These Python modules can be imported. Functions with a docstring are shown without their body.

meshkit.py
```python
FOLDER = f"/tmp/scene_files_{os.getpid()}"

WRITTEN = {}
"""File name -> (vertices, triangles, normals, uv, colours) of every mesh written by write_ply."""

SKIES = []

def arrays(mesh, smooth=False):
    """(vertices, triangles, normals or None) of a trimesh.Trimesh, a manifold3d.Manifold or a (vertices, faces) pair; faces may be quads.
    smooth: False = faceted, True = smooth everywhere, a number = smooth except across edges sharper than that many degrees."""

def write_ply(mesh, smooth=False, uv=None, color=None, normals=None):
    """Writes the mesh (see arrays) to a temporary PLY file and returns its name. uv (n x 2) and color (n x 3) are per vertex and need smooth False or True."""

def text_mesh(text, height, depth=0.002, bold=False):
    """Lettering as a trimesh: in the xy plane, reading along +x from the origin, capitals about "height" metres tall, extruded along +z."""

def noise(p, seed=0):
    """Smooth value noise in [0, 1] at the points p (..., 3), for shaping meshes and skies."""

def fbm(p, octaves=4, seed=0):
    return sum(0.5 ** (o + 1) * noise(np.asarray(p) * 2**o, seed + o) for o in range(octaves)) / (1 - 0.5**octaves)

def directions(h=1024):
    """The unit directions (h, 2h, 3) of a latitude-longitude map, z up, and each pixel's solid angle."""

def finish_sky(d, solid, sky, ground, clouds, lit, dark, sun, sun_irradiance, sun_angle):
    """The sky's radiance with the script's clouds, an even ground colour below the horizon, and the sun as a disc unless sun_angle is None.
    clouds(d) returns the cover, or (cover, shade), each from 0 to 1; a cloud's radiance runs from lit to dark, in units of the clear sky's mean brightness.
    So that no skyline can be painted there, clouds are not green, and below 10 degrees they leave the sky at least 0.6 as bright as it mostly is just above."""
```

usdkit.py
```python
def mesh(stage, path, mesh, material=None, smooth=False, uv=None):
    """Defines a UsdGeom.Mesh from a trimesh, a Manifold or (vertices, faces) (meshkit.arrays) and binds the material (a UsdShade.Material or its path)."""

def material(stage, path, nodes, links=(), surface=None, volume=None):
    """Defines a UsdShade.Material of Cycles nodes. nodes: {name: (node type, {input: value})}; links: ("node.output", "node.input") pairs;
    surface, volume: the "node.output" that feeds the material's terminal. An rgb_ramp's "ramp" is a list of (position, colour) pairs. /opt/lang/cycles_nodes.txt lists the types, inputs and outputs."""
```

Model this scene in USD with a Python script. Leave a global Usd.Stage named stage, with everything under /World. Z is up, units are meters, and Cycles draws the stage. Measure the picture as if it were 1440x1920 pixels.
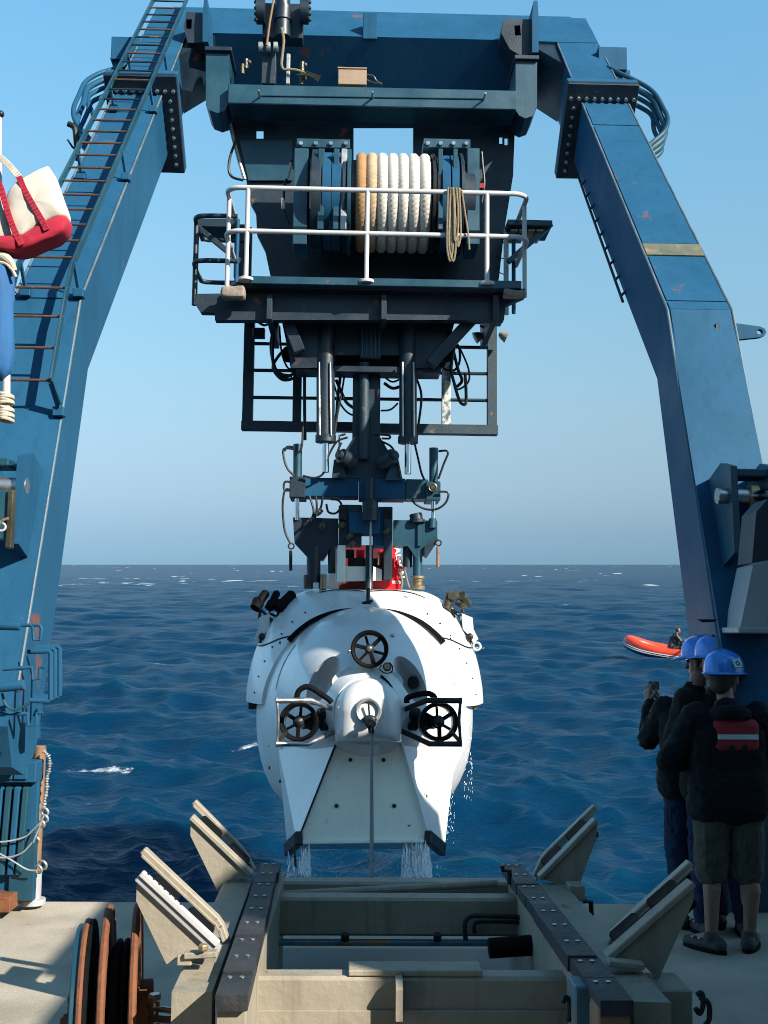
import math, random, numpy as np, trimesh, usdkit, meshkit, manifold3d
from pxr import Usd, UsdGeom, UsdLux, UsdShade, Gf, Sdf, Vt

stage = Usd.Stage.CreateInMemory()
UsdGeom.SetStageUpAxis(stage, UsdGeom.Tokens.z)
UsdGeom.SetStageMetersPerUnit(stage, 1.0)
UsdGeom.Xform.Define(stage, '/World')
UsdGeom.Scope.Define(stage, '/World/Looks')

# ---------------------------------------------------------------- camera, sky, sun
H = 1.9                      # eye height above the deck
F = 2100.0                   # focal length in photograph pixels (1440 wide)
HAP = 36.0
PITCH = math.atan(98.5 / F)
EXPOSURE = 1.2
cam = UsdGeom.Camera.Define(stage, '/World/view_camera')
cam.CreateHorizontalApertureAttr(HAP)
cam.CreateVerticalApertureAttr(HAP * 4 / 3)
cam.CreateFocalLengthAttr(F / 1440 * HAP)
cam.CreateClippingRangeAttr(Gf.Vec2f(0.1, 60000))
cam.CreateExposureAttr(EXPOSURE)
cam.AddTranslateOp().Set(Gf.Vec3d(0, 0, H))
cam.AddRotateXOp().Set(90 + math.degrees(PITCH))

SUN = np.array([1.0, -0.80, 0.86]); SUN /= np.linalg.norm(SUN)
SUN_EL = math.asin(SUN[2]); SUN_ROT = math.atan2(SUN[0], SUN[1])
SKY = 0.066
sky = usdkit.material(stage, '/World/Looks/sky_look', {
    'sky': ('sky_texture', {'sky_type': 'single_scattering', 'sun_disc': False, 'sun_elevation': SUN_EL, 'sun_rotation': SUN_ROT,
                            'altitude': 5.0, 'air_density': 1.0, 'aerosol_density': 0.3, 'ozone_density': 2.2}),
    # clear marine air: bluer aloft, a grey-blue haze layer towards the horizon, the same all round
    'dir': ('texture_coordinate', {}), 'xyz': ('separate_xyz', {}),
    'air': ('rgb_ramp', {'ramp': [(0, (0.247, 0.473, 0.900)), (.0094, (0.247, 0.453, 0.852)), (.0237, (0.282, 0.442, 0.768)), (.0379, (0.336, 0.470, 0.735)), (.0593, (0.448, 0.540, 0.725)), (.0876, (0.576, 0.642, 0.742)), (.126, (0.733, 0.792, 0.800)),
                                  (.168, (0.842, 0.950, 0.894)), (.277, (1.068, 1.297, 1.157)), (.3675, (1.117, 1.541, 1.400)), (.444, (1.150, 1.722, 1.600)), (1, (1.210, 1.775, 1.700))]}),
    'tint': ('mix_color', {'blend_type': 'multiply', 'fac': 1.0}),
    'bg': ('background_shader', {'strength': SKY})},
    [('dir.generated', 'xyz.vector'), ('xyz.z', 'air.fac'), ('sky.color', 'tint.a'), ('air.color', 'tint.b'), ('tint.result', 'bg.color')], surface='bg.background')
dome = UsdLux.DomeLight.Define(stage, '/World/sky')
UsdShade.MaterialBindingAPI.Apply(dome.GetPrim()).Bind(sky)
dome.GetPrim().SetCustomDataByKey('kind', 'structure')
sun = UsdLux.DistantLight.Define(stage, '/World/sun')
sun.CreateIntensityAttr(1.25); sun.CreateAngleAttr(0.5); sun.CreateNormalizeAttr(True)
sun.CreateColorAttr(Gf.Vec3f(1.0, 0.93, 0.82))
sun.AddRotateZOp().Set(math.degrees(math.atan2(SUN[0], -SUN[1])))
sun.AddRotateXOp().Set(math.degrees(math.acos(SUN[2])))

# ---------------------------------------------------------------- the ship's own frame (the ship pitches and rolls a little on the swell)
C0 = np.array([0, 0, H])
def cam_ray(px, py):
    d = np.array([px - 720.0, F, 960.0 - py]); c, s = math.cos(PITCH), math.sin(PITCH)
    return np.array([d[0], d[1] * c - d[2] * s, d[1] * s + d[2] * c])
def ship_axes(vx, vy, roll):
    Y = cam_ray(vx, vy); Y /= np.linalg.norm(Y)
    Z0 = np.array([0, 0, 1.0]) - Y * Y[2]; Z0 /= np.linalg.norm(Z0); X0 = np.cross(Y, Z0)
    c, s = math.cos(roll), math.sin(roll)
    return np.array([c * X0 - s * Z0, Y, s * X0 + c * Z0])
RS = ship_axes(661.2, 1190, .012)
def P(px, py, y=None, x=None, z=None):
    """point of the ship's frame on a plane of constant x, y or z (deck is z = 0) along the sight line measured in the photograph"""
    d = RS @ cam_ray(px, py)
    t = (x / d[0]) if x is not None else (y / d[1] if y is not None else (z - H) / d[2])
    return C0 + d * t
def pxm(y): return y / F     # metres per photograph pixel at distance y
def ship_matrix(base):
    t = C0 + (np.asarray(base, float) - C0) @ RS
    m = np.eye(4); m[:3, :3] = RS; m[3, :3] = t
    return Gf.Matrix4d(*m.ravel().tolist())

# ---------------------------------------------------------------- scene helpers
USED, BASE = {}, {}
def numbered(parent, name):
    k = parent + '/' + name
    n = USED.get(k, -1) + 1; USED[k] = n
    return k if n == 0 else f'{k}_{n:03d}'
def tag(prim, label=None, cat=None, group=None, kind=None):
    for k, v in (('label', label), ('category', cat), ('group', group), ('kind', kind)):
        if v: prim.SetCustomDataByKey(k, v)
    return prim
def thing(name, label, cat, base=(0, 0, 0), group=None, ship=True):
    p = numbered('/World', name)
    x = UsdGeom.Xform.Define(stage, p)
    x.AddTransformOp().Set(ship_matrix(base) if ship else Gf.Matrix4d(1).SetTranslate(Gf.Vec3d(*map(float, base))))
    BASE[p] = np.asarray(base, float)
    return tag(x.GetPrim(), label, cat, group)

class MB:
    def __init__(s): s.v, s.f, s.n = [], [], 0
    def add(s, v, f):
        v = np.asarray(v, float); f = np.asarray(f, int)
        if f.shape[1] == 4: f = np.vstack([f[:, [0, 1, 2]], f[:, [0, 2, 3]]])
        s.v.append(v); s.f.append(f + s.n); s.n += len(v); return s
    def mesh(s, m, R=None, t=None):
        v, f, _ = meshkit.arrays(m)
        if R is not None: v = v @ np.asarray(R)
        if t is not None: v = v + np.asarray(t)
        return s.add(v, f)
    def obox(s, c, ax, h, ch=0.006):
        """chamfered box: centre, rows = axes, half sizes"""
        h = np.asarray(h, float); ch = min(ch, 0.35 * h.min()); ax = np.asarray(ax, float)
        V = []
        for sx in (-1, 1):
            for sy in (-1, 1):
                for sz in (-1, 1):
                    for k in range(3):
                        q = h - ch; q = q.copy(); q[k] = h[k]; V.append(q * (sx, sy, sz))
        V = np.array(V)
        hull = trimesh.convex.convex_hull(V)
        return s.add(hull.vertices @ ax + np.asarray(c), hull.faces)
    def box(s, lo, hi, ch=0.006):
        lo, hi = np.minimum(lo, hi), np.maximum(lo, hi)
        return s.obox((lo + hi) / 2, np.eye(3), (hi - lo) / 2, ch)
    def bar(s, p, q, w, h, up=(0, 0, 1), ch=0.006, ext=0.0):
        p, q = np.asarray(p, float), np.asarray(q, float); d = q - p; L = np.linalg.norm(d); d = d / L
        a = np.cross(d, up)
        if np.linalg.norm(a) < 1e-6: a = np.cross(d, (0, 1, 0))
        a /= np.linalg.norm(a); b = np.cross(a, d)
        return s.obox((p + q) / 2, [a, d, b], (w / 2, L / 2 + ext, h / 2), ch)
    def tube(s, pts, r, n=10, closed=False, smooth=0):
        pts = np.asarray(pts, float)
        n0 = len(pts)
        if smooth: pts = spline(pts, smooth, closed)
        m = len(pts); r = np.broadcast_to(r, (m,)) if np.ndim(r) == 0 else np.interp(np.linspace(0, n0 - 1, m), np.arange(n0), r)
        tan = np.gradient(pts, axis=0) if not closed else np.roll(pts, -1, 0) - np.roll(pts, 1, 0)
        tan /= np.maximum(np.linalg.norm(tan, axis=1, keepdims=True), 1e-9)
        a = np.cross(tan[0], (0, 0, 1.0))
        if np.linalg.norm(a) < 1e-3: a = np.cross(tan[0], (1.0, 0, 0))
        ring, a = [], a / np.linalg.norm(a)
        th = np.linspace(0, 2 * np.pi, n, endpoint=False)
        for k in range(m):
            a = a - tan[k] * (a @ tan[k]); a /= np.linalg.norm(a); b = np.cross(tan[k], a)
            ring.append(pts[k] + r[k] * (np.cos(th)[:, None] * a + np.sin(th)[:, None] * b))
        return s.loft(ring, cap=not closed, wrap=closed)
    def loft(s, rings, cap=True, wrap=False):
        m, n = len(rings), len(rings[0]); V = np.vstack(rings); Fc = []
        for k in range(m if wrap else m - 1):
            o, p = k * n, ((k + 1) % m) * n
            j = np.arange(n); j2 = (j + 1) % n
            Fc.append(np.stack([o + j, o + j2, p + j2, p + j], 1))
        Fc = np.vstack(Fc); T = np.vstack([Fc[:, [0, 1, 2]], Fc[:, [0, 2, 3]]])
        if cap:
            c0, c1 = len(V), len(V) + 1; V = np.vstack([V, np.mean(rings[0], 0), np.mean(rings[-1], 0)])
            j = np.arange(n); j2 = (j + 1) % n; o = (m - 1) * n
            T = np.vstack([T, np.stack([j2, j, np.full(n, c0)], 1), np.stack([o + j, o + j2, np.full(n, c1)], 1)])
        return s.add(V, T)
    def cyl(s, p, q, r, n=20, r2=None, ch=0.004):
        p, q = np.asarray(p, float), np.asarray(q, float); d = q - p; L = np.linalg.norm(d); r2 = r if r2 is None else r2; ch = min(ch, .3 * L, .3 * min(r, r2))
        return s.lathe(p, d, [(r - ch, 0), (r, ch), (r2, L - ch), (r2 - ch, L)], n)
    def lathe(s, o, axis, prof, n=24, cap=True, wrap=False):
        o = np.asarray(o, float); axis = np.asarray(axis, float); axis = axis / np.linalg.norm(axis)
        a = np.cross(axis, (0, 0, 1.0))
        if np.linalg.norm(a) < 1e-3: a = np.cross(axis, (1.0, 0, 0))
        a /= np.linalg.norm(a); b = np.cross(axis, a); th = np.linspace(0, 2 * np.pi, n, endpoint=False)
        dirs = np.cos(th)[:, None] * a + np.sin(th)[:, None] * b
        return s.loft([o + axis * t + dirs * r for r, t in prof], cap=cap, wrap=wrap)
    def poly(s, pts, plane, a0, a1, holes=()):
        """2-D outline in the plane 'xz', 'yz' or 'xy', extruded along the third axis from a0 to a1"""
        from shapely.geometry import Polygon
        g = Polygon(pts, holes).buffer(0)
        m = trimesh.creation.extrude_polygon(g, abs(a1 - a0), engine='earcut')
        v = np.array(m.vertices); k = v[:, 2] + min(a0, a1); f = np.array(m.faces)
        if plane == 'xz': v = np.stack([v[:, 0], k, v[:, 1]], 1); f = f[:, ::-1]
        elif plane == 'yz': v = np.stack([k, v[:, 0], v[:, 1]], 1)
        else: v = np.stack([v[:, 0], v[:, 1], k], 1)
        return s.add(v, f)
    def plate(s, pix, y, th, holes=()):
        """a plate facing the stern deck whose outline was measured in the photograph at distance y, th metres thick (away from the eye)"""
        q = [tuple(P(a, b, y=y)[[0, 2]]) for a, b in pix]
        return s.poly(q, 'xz', y, y + th, [[tuple(P(a, b, y=y)[[0, 2]]) for a, b in h] for h in holes])
    def pbox(s, x0, y0, x1, y1, y, th, ch=0.006):
        """a chamfered box whose front face spans the photograph rectangle at distance y"""
        a, b = P(x0, y0, y=y), P(x1, y1, y=y)
        m = (P(x0, y1, y=y) + P(x1, y0, y=y) + a + b) / 4
        return s.obox(m + (0, th / 2, 0), np.eye(3), (abs(b[0] - a[0]) / 2, th / 2, abs(a[2] - b[2]) / 2), ch)
    def sphere(s, c, r, sub=2, sc=(1, 1, 1)):
        m = trimesh.creation.icosphere(sub); return s.add(m.vertices * r * np.asarray(sc) + np.asarray(c), m.faces)
    def torus(s, c, axis, R, r, n=32, k=10):
        a = np.linspace(0, 2 * np.pi, k, endpoint=False)
        return s.lathe(c, axis, [(R + r * math.cos(t), r * math.sin(t)) for t in a], n, cap=False, wrap=True)
    def arrays(s): return np.vstack(s.v), np.vstack(s.f)
    def build(s, name, mat, parent=None, smooth=35, label=None, cat=None, group=None, kind=None, base=None, ship=True):
        v, f = s.arrays()
        m = trimesh.Trimesh(v, f, process=True); m.merge_vertices()
        if parent is not None:
            pp = str(parent.GetPath()); b = BASE[pp]; path = numbered(pp, name); BASE[path] = b
        else:
            b = np.asarray(base if base is not None else np.append(v.mean(0)[:2], v[:, 2].min()), float); path = numbered('/World', name)
        g = usdkit.mesh(stage, path, trimesh.Trimesh(np.array(m.vertices) - b, m.faces, process=False), M[mat] if isinstance(mat, str) else mat, smooth=smooth)
        if parent is None: g.AddTransformOp().Set(ship_matrix(b) if ship else Gf.Matrix4d(1).SetTranslate(Gf.Vec3d(*b)))
        g.CreateDoubleSidedAttr(True)
        return tag(g.GetPrim(), label, cat, group, kind)

def spline(pts, per=6, closed=False):
    pts = np.asarray(pts, float); n = len(pts)
    g = lambda i: pts[i % n] if closed else pts[min(max(i, 0), n - 1)]
    out = []
    for i in range(n if closed else n - 1):
        p0, p1, p2, p3 = g(i - 1), g(i), g(i + 1), g(i + 2)
        for t in np.linspace(0, 1, per, endpoint=False):
            out.append(.5 * ((2 * p1) + (p2 - p0) * t + (2 * p0 - 5 * p1 + 4 * p2 - p3) * t * t + (3 * p1 - p0 - 3 * p2 + p3) * t ** 3))
    if not closed: out.append(pts[-1])
    return np.array(out)
def PL(pix, y):
    """polyline through photograph points; y one distance or one per point"""
    y = np.broadcast_to(y, (len(pix),)); return np.array([P(a, b, y=float(k)) for (a, b), k in zip(pix, y)])

# ---------------------------------------------------------------- materials
M = {}
def look(name, col, rough=.5, var=.25, scale=3.0, rust=0.0, rustcol=(.16, .055, .02), bump=.15, bscale=40., metal=0., streak=0.0, coat=0., bevel=0.0, rscale=2.2, spec=None, col2=None):
    """painted or bare surface with uneven tone, streaks of grime, rust spots and a fine relief, all in the thing's own space"""
    c = np.asarray(col, float); c2 = np.asarray(col2, float) if col2 is not None else c * (1 - var)
    N = {'geo': ('texture_coordinate', {}), 'n': ('noise_texture', {'scale': scale, 'detail': 6, 'roughness': .62}),
         'r': ('rgb_ramp', {'ramp': [(.35, c2), (.65, c)]}),
         'nb': ('noise_texture', {'scale': bscale, 'detail': 4, 'roughness': .6}), 'b': ('bump', {'strength': bump, 'distance': .01}),
         'mr': ('map_range', {'from_min': .3, 'from_max': .7, 'to_min': max(rough - .12, .03), 'to_max': min(rough + .12, 1), 'clamp': True}),
         'p': ('principled_bsdf', {'metallic': metal, 'coat_weight': coat, 'specular_ior_level': .5 if spec is None else spec})}
    L = [('geo.object', 'n.vector'), ('geo.object', 'nb.vector'), ('n.fac', 'r.fac'), ('nb.fac', 'b.height'), ('n.fac', 'mr.value'), ('mr.result', 'p.roughness'), ('b.normal', 'p.normal')]
    out = 'r.color'
    if streak:
        N.update({'map': ('mapping', {'scale': (9, 9, .55)}), 'ns': ('noise_texture', {'scale': 1.6, 'detail': 5, 'roughness': .7}),
                  'rs': ('rgb_ramp', {'ramp': [(.5, (0, 0, 0)), (.72, (streak,) * 3)]}), 'ms': ('mix_color', {'b': tuple(c * .45)}), })
        L += [('geo.object', 'map.vector'), ('map.vector', 'ns.vector'), ('ns.fac', 'rs.fac'), ('rs.color', 'ms.fac'), (out, 'ms.a')]; out = 'ms.result'
    if rust:
        N.update({'nr': ('noise_texture', {'scale': rscale, 'detail': 9, 'roughness': .72}), 'rr': ('rgb_ramp', {'ramp': [(.66 - .22 * rust, (0, 0, 0)), (.72 - .2 * rust, (1, 1, 1))]}),
                  'mx': ('mix_color', {'b': rustcol})})
        L += [('geo.object', 'nr.vector'), ('nr.fac', 'rr.fac'), ('rr.color', 'mx.fac'), (out, 'mx.a')]; out = 'mx.result'
    if bevel:
        N['bv'] = ('bevel', {'radius': bevel, 'samples': 4}); L.append(('bv.bevel', 'b.normal'))
    L.append((out, 'p.base_color'))
    M[name] = usdkit.material(stage, '/World/Looks/' + name, N, L, surface='p.BSDF')
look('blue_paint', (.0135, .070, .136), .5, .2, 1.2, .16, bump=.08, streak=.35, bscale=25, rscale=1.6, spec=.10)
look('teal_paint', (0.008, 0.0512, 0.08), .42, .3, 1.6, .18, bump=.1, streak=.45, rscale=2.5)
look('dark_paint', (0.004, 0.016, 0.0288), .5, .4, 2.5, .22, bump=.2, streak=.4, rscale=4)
look('rusty_paint', (.06, .13, .16), .6, .3, 4, .75, (.22, .10, .035), bump=.4, rscale=5)
look('weathered_band', (0.096, 0.102, 0.066), .6, .3, 6, .5, (.20, .12, .05), bump=.3, rscale=6)
look('white_rail', (0.442, 0.425, 0.4165), .4, .12, 4, .08, bump=.1)
look('white_hull', (0.5727, 0.5687, 0.5647), .3, .07, 1.6, .02, (.45, .42, .36), bump=.05, coat=.3, bscale=6, streak=.16, rscale=8)
look('cream_panel', (.80, .77, .66), .5, .1, 1.6, .03, (.3, .26, .18), bump=.12, streak=.18, rscale=7)
look('beige_paint', (.27, .238, .183), .55, .22, 2.6, .2, (.17, .10, .045), bump=.3, streak=.6, rscale=5, spec=.3)
look('pan_floor', (.10, .12, .11), .55, .4, 2.2, .25, (.08, .05, .02), bump=.2, rscale=4)
look('black_pad', (.035, .036, .04), .5, .5, 7, .1, (.12, .11, .10), bump=.5, bscale=60, rscale=3, spec=.22)
look('rubber', (0.0045, 0.0045, 0.005), .72, .3, 6, 0, bump=.2, spec=.08)
look('hose', (.014, .015, .017), .42, .3, 6, 0, bump=.1, spec=.22)
look('rust', (0.1658, 0.05419, 0.01785), .8, .45, 9, .35, (.10, .035, .015), bump=.6, rscale=9)
look('rust_pipe', (.22, .12, .06), .7, .4, 6, .4, (.12, .05, .02), bump=.4, rscale=6)
look('brown_box', (.27, .18, .115), .6, .2, 5, .12, bump=.2)
look('steel', (.42, .42, .41), .32, .2, 8, .1, bump=.1, metal=.9)
look('chrome', (.75, .76, .78), .12, .08, 8, 0, bump=.02, metal=1.)
look('brass', (.34, .25, .14), .4, .3, 8, .2, bump=.15, metal=.7)
look('galvanised', (.36, .37, .36), .5, .3, 12, .2, (.2, .13, .08), bump=.3, metal=.5)
look('dark_metal', (.03, .032, .034), .4, .4, 8, .1, bump=.2, metal=.4, spec=.22)
look('olive_metal', (.075, .07, .045), .35, .4, 8, .1, bump=.2, metal=.5)
look('wood', (0.34, 0.2295, 0.1275), .75, .35, 9, 0, bump=.5)
look('grey_wood', (.24, .19, .155), .8, .4, 14, .3, (.12, .08, .05), bump=.6, rscale=14)
look('rope_tan', (0.216, 0.168, 0.102), .85, .35, 30, 0, bump=.8, bscale=120)
look('rope_white', (0.492, 0.4592, 0.4018), .8, .16, 14, 0, bump=.5, bscale=90)
look('rope_rust', (0.306, 0.1615, 0.068), .85, .3, 10, .35, (.30, .14, .05), bump=.5, bscale=90, rscale=12)
look('rope_stained', (0.391, 0.272, 0.17), .85, .3, 8, .3, (.40, .21, .09), bump=.5, bscale=90, rscale=9)
look('lash', (.46, .41, .32), .85, .25, 20, 0, bump=.6)
look('red_gloss', (.62, .015, .02), .35, .1, 3, 0, bump=.05)
look('dark_red', (.10, .006, .012), .5, .2, 3, 0, bump=.05)
look('letter_white', (.8, .8, .8), .5, .05, 3, 0, bump=0.02)
look('canvas', (0.496, 0.456, 0.392), .9, .12, 6, 0, bump=.12, bscale=240)
look('red_canvas', (0.345, 0.0075, 0.03), .85, .25, 8, 0, bump=.12, bscale=240)
look('blue_tarp', (0.0096, 0.09, 0.24), .85, .25, 4, 0, bump=.35, bscale=14)
look('helmet_blue', (.022, .19, .60), .28, .12, 3, 0, bump=.03, coat=.4)
look('jacket', (0.0056, 0.0063, 0.0091), .9, .3, 6, 0, bump=.4, bscale=30, spec=.22)
look('jacket_brown', (0.0098, 0.0084, 0.0091), .9, .3, 6, 0, bump=.4, bscale=30, spec=.22)
look('jeans', (.012, .022, .055), .9, .3, 8, 0, bump=.4, bscale=60, spec=.22)
look('khaki', (0.0468, 0.0414, 0.0306), .9, .2, 7, 0, bump=.4, bscale=60)
look('skin', (0.2016, 0.1064, 0.07), .5, .15, 9, 0, bump=.1)
look('hair', (.03, .018, .01), .7, .4, 30, 0, bump=.6, bscale=90)
look('shoe', (.03, .028, .026), .7, .3, 12, 0, bump=.3)
look('shoe_grey', (.30, .29, .27), .7, .2, 12, 0, bump=.3)
look('vest_red', (0.255, 0.009, 0.015), .8, .2, 7, 0, bump=.3)
look('reflective', (.42, .45, .43), .35, .1, 9, 0, bump=.1)
look('wetsuit', (.010, .011, .012), .45, .3, 4, 0, bump=.2)
look('boat_orange', (0.546, 0.0455, 0.014), .4, .1, 2, 0, bump=.06)
look('boat_navy', (.012, .014, .035), .5, .2, 2, 0, bump=.06)
look('boat_grey', (.20, .21, .23), .5, .2, 2, 0, bump=.06)
look('grey_white', (0.309, 0.309, 0.315), .45, .12, 2, .12, bump=.1, streak=.3, rscale=4)
look('deck_paint', (0.3611, 0.3183, 0.2519), .85, .34, 1.4, .22, (.20, .11, .05), bump=.5, bscale=55, rscale=1.5, spec=.2)
look('deckhouse_paint', (0.24, 0.248, 0.256), .6, .08, 2, .05, bump=.1)
look('wire_rope', (.07, .085, .09), .6, .3, 20, .1, bump=.4, metal=.2)
look('worn_dark', (.012, .035, .05), .6, .35, 4, .3, (.16, .10, .06), bump=.35, rscale=6)
look('worn_edge', (.075, .115, .14), .55, .4, 5, .35, (.16, .09, .05), bump=.4, rscale=5)
look('dark_rust', (.07, .032, .018), .75, .4, 9, .4, (.14, .05, .02), bump=.4, rscale=8)
look('dark_cloth', (.01, .01, .012), .8)
# the braided look of the two scraped posts
look('scraped_paint', (.05, .10, .12), .6, .3, 12, .95, (.46, .46, .43), bump=.4, rscale=10)
# ---------------------------------------------------------------- sea (true horizontal), deck, hull, deckhouse
SEA = -2.5
M['sea'] = usdkit.material(stage, '/World/Looks/sea_look', {
    'g': ('geometry', {}),
    'm1': ('mapping', {'scale': (.8, 1.6, 1)}), 'n1': ('noise_texture', {'scale': .9, 'detail': 5, 'roughness': .6, 'distortion': .4}),
    'n2': ('noise_texture', {'scale': 4.2, 'detail': 4, 'roughness': .6, 'distortion': .6}),
    'b1': ('bump', {'strength': .8, 'distance': .2}), 'b2': ('bump', {'strength': .5, 'distance': .035}),
    'foam': ('attribute', {'attribute': 'foam'}), 'thin': ('attribute', {'attribute': 'thin'}),
    'nf': ('noise_texture', {'scale': 3.4, 'detail': 10, 'roughness': .85}), 'mf': ('math', {'math_type': 'add'}),
    'rf': ('rgb_ramp', {'ramp': [(.86, (0, 0, 0)), (1.0, (.55, .55, .55)), (1.0, (.9, .9, .9))]}),
    'deep': ('rgb_ramp', {'ramp': [(0, (.0008, .0195, .049)), (1, (.0014, .032, .056))]}),
    'w': ('principled_bsdf', {'roughness': .16, 'ior': 1.333, 'specular_ior_level': .3, 'subsurface_method': 'burley', 'subsurface_weight': 1.0, 'subsurface_scale': 1.4, 'subsurface_radius': (.6, 1.0, 1.0)}),
    # towards the horizon one sees only wave fronts: much less mirror than a flat sea
    'd': ('principled_bsdf', {'roughness': .3, 'specular_ior_level': 0.0, 'subsurface_method': 'burley', 'subsurface_weight': 1.0, 'subsurface_scale': 1.4, 'subsurface_radius': (.6, 1.0, 1.0)}),
    'fr': ('fresnel', {'IOR': 1.333}), 'fm': ('map_range', {'from_min': .55, 'from_max': 1.0, 'to_min': 0.0, 'to_max': .5, 'clamp': True}), 'wat': ('mix_closure', {}),
    'f': ('principled_bsdf', {'roughness': .7, 'base_color': (.75, .78, .8)}), 'mix': ('mix_closure', {})},
    [('g.position', 'm1.vector'), ('m1.vector', 'n1.vector'), ('m1.vector', 'n2.vector'), ('n1.fac', 'b1.height'), ('n2.fac', 'b2.height'),
     ('b1.normal', 'b2.normal'), ('b2.normal', 'w.normal'), ('g.position', 'nf.vector'), ('foam.fac', 'mf.value1'), ('nf.fac', 'mf.value2'),
     ('mf.value', 'rf.fac'), ('rf.color', 'mix.fac'), ('thin.fac', 'deep.fac'), ('deep.color', 'w.base_color'), ('w.BSDF', 'wat.closure1'), ('d.BSDF', 'wat.closure2'), ('deep.color', 'd.base_color'), ('b2.normal', 'd.normal'), ('fr.fac', 'fm.value'), ('fm.result', 'wat.fac'), ('wat.closure', 'mix.closure1'), ('f.BSDF', 'mix.closure2')],
    surface='mix.closure')

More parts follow.
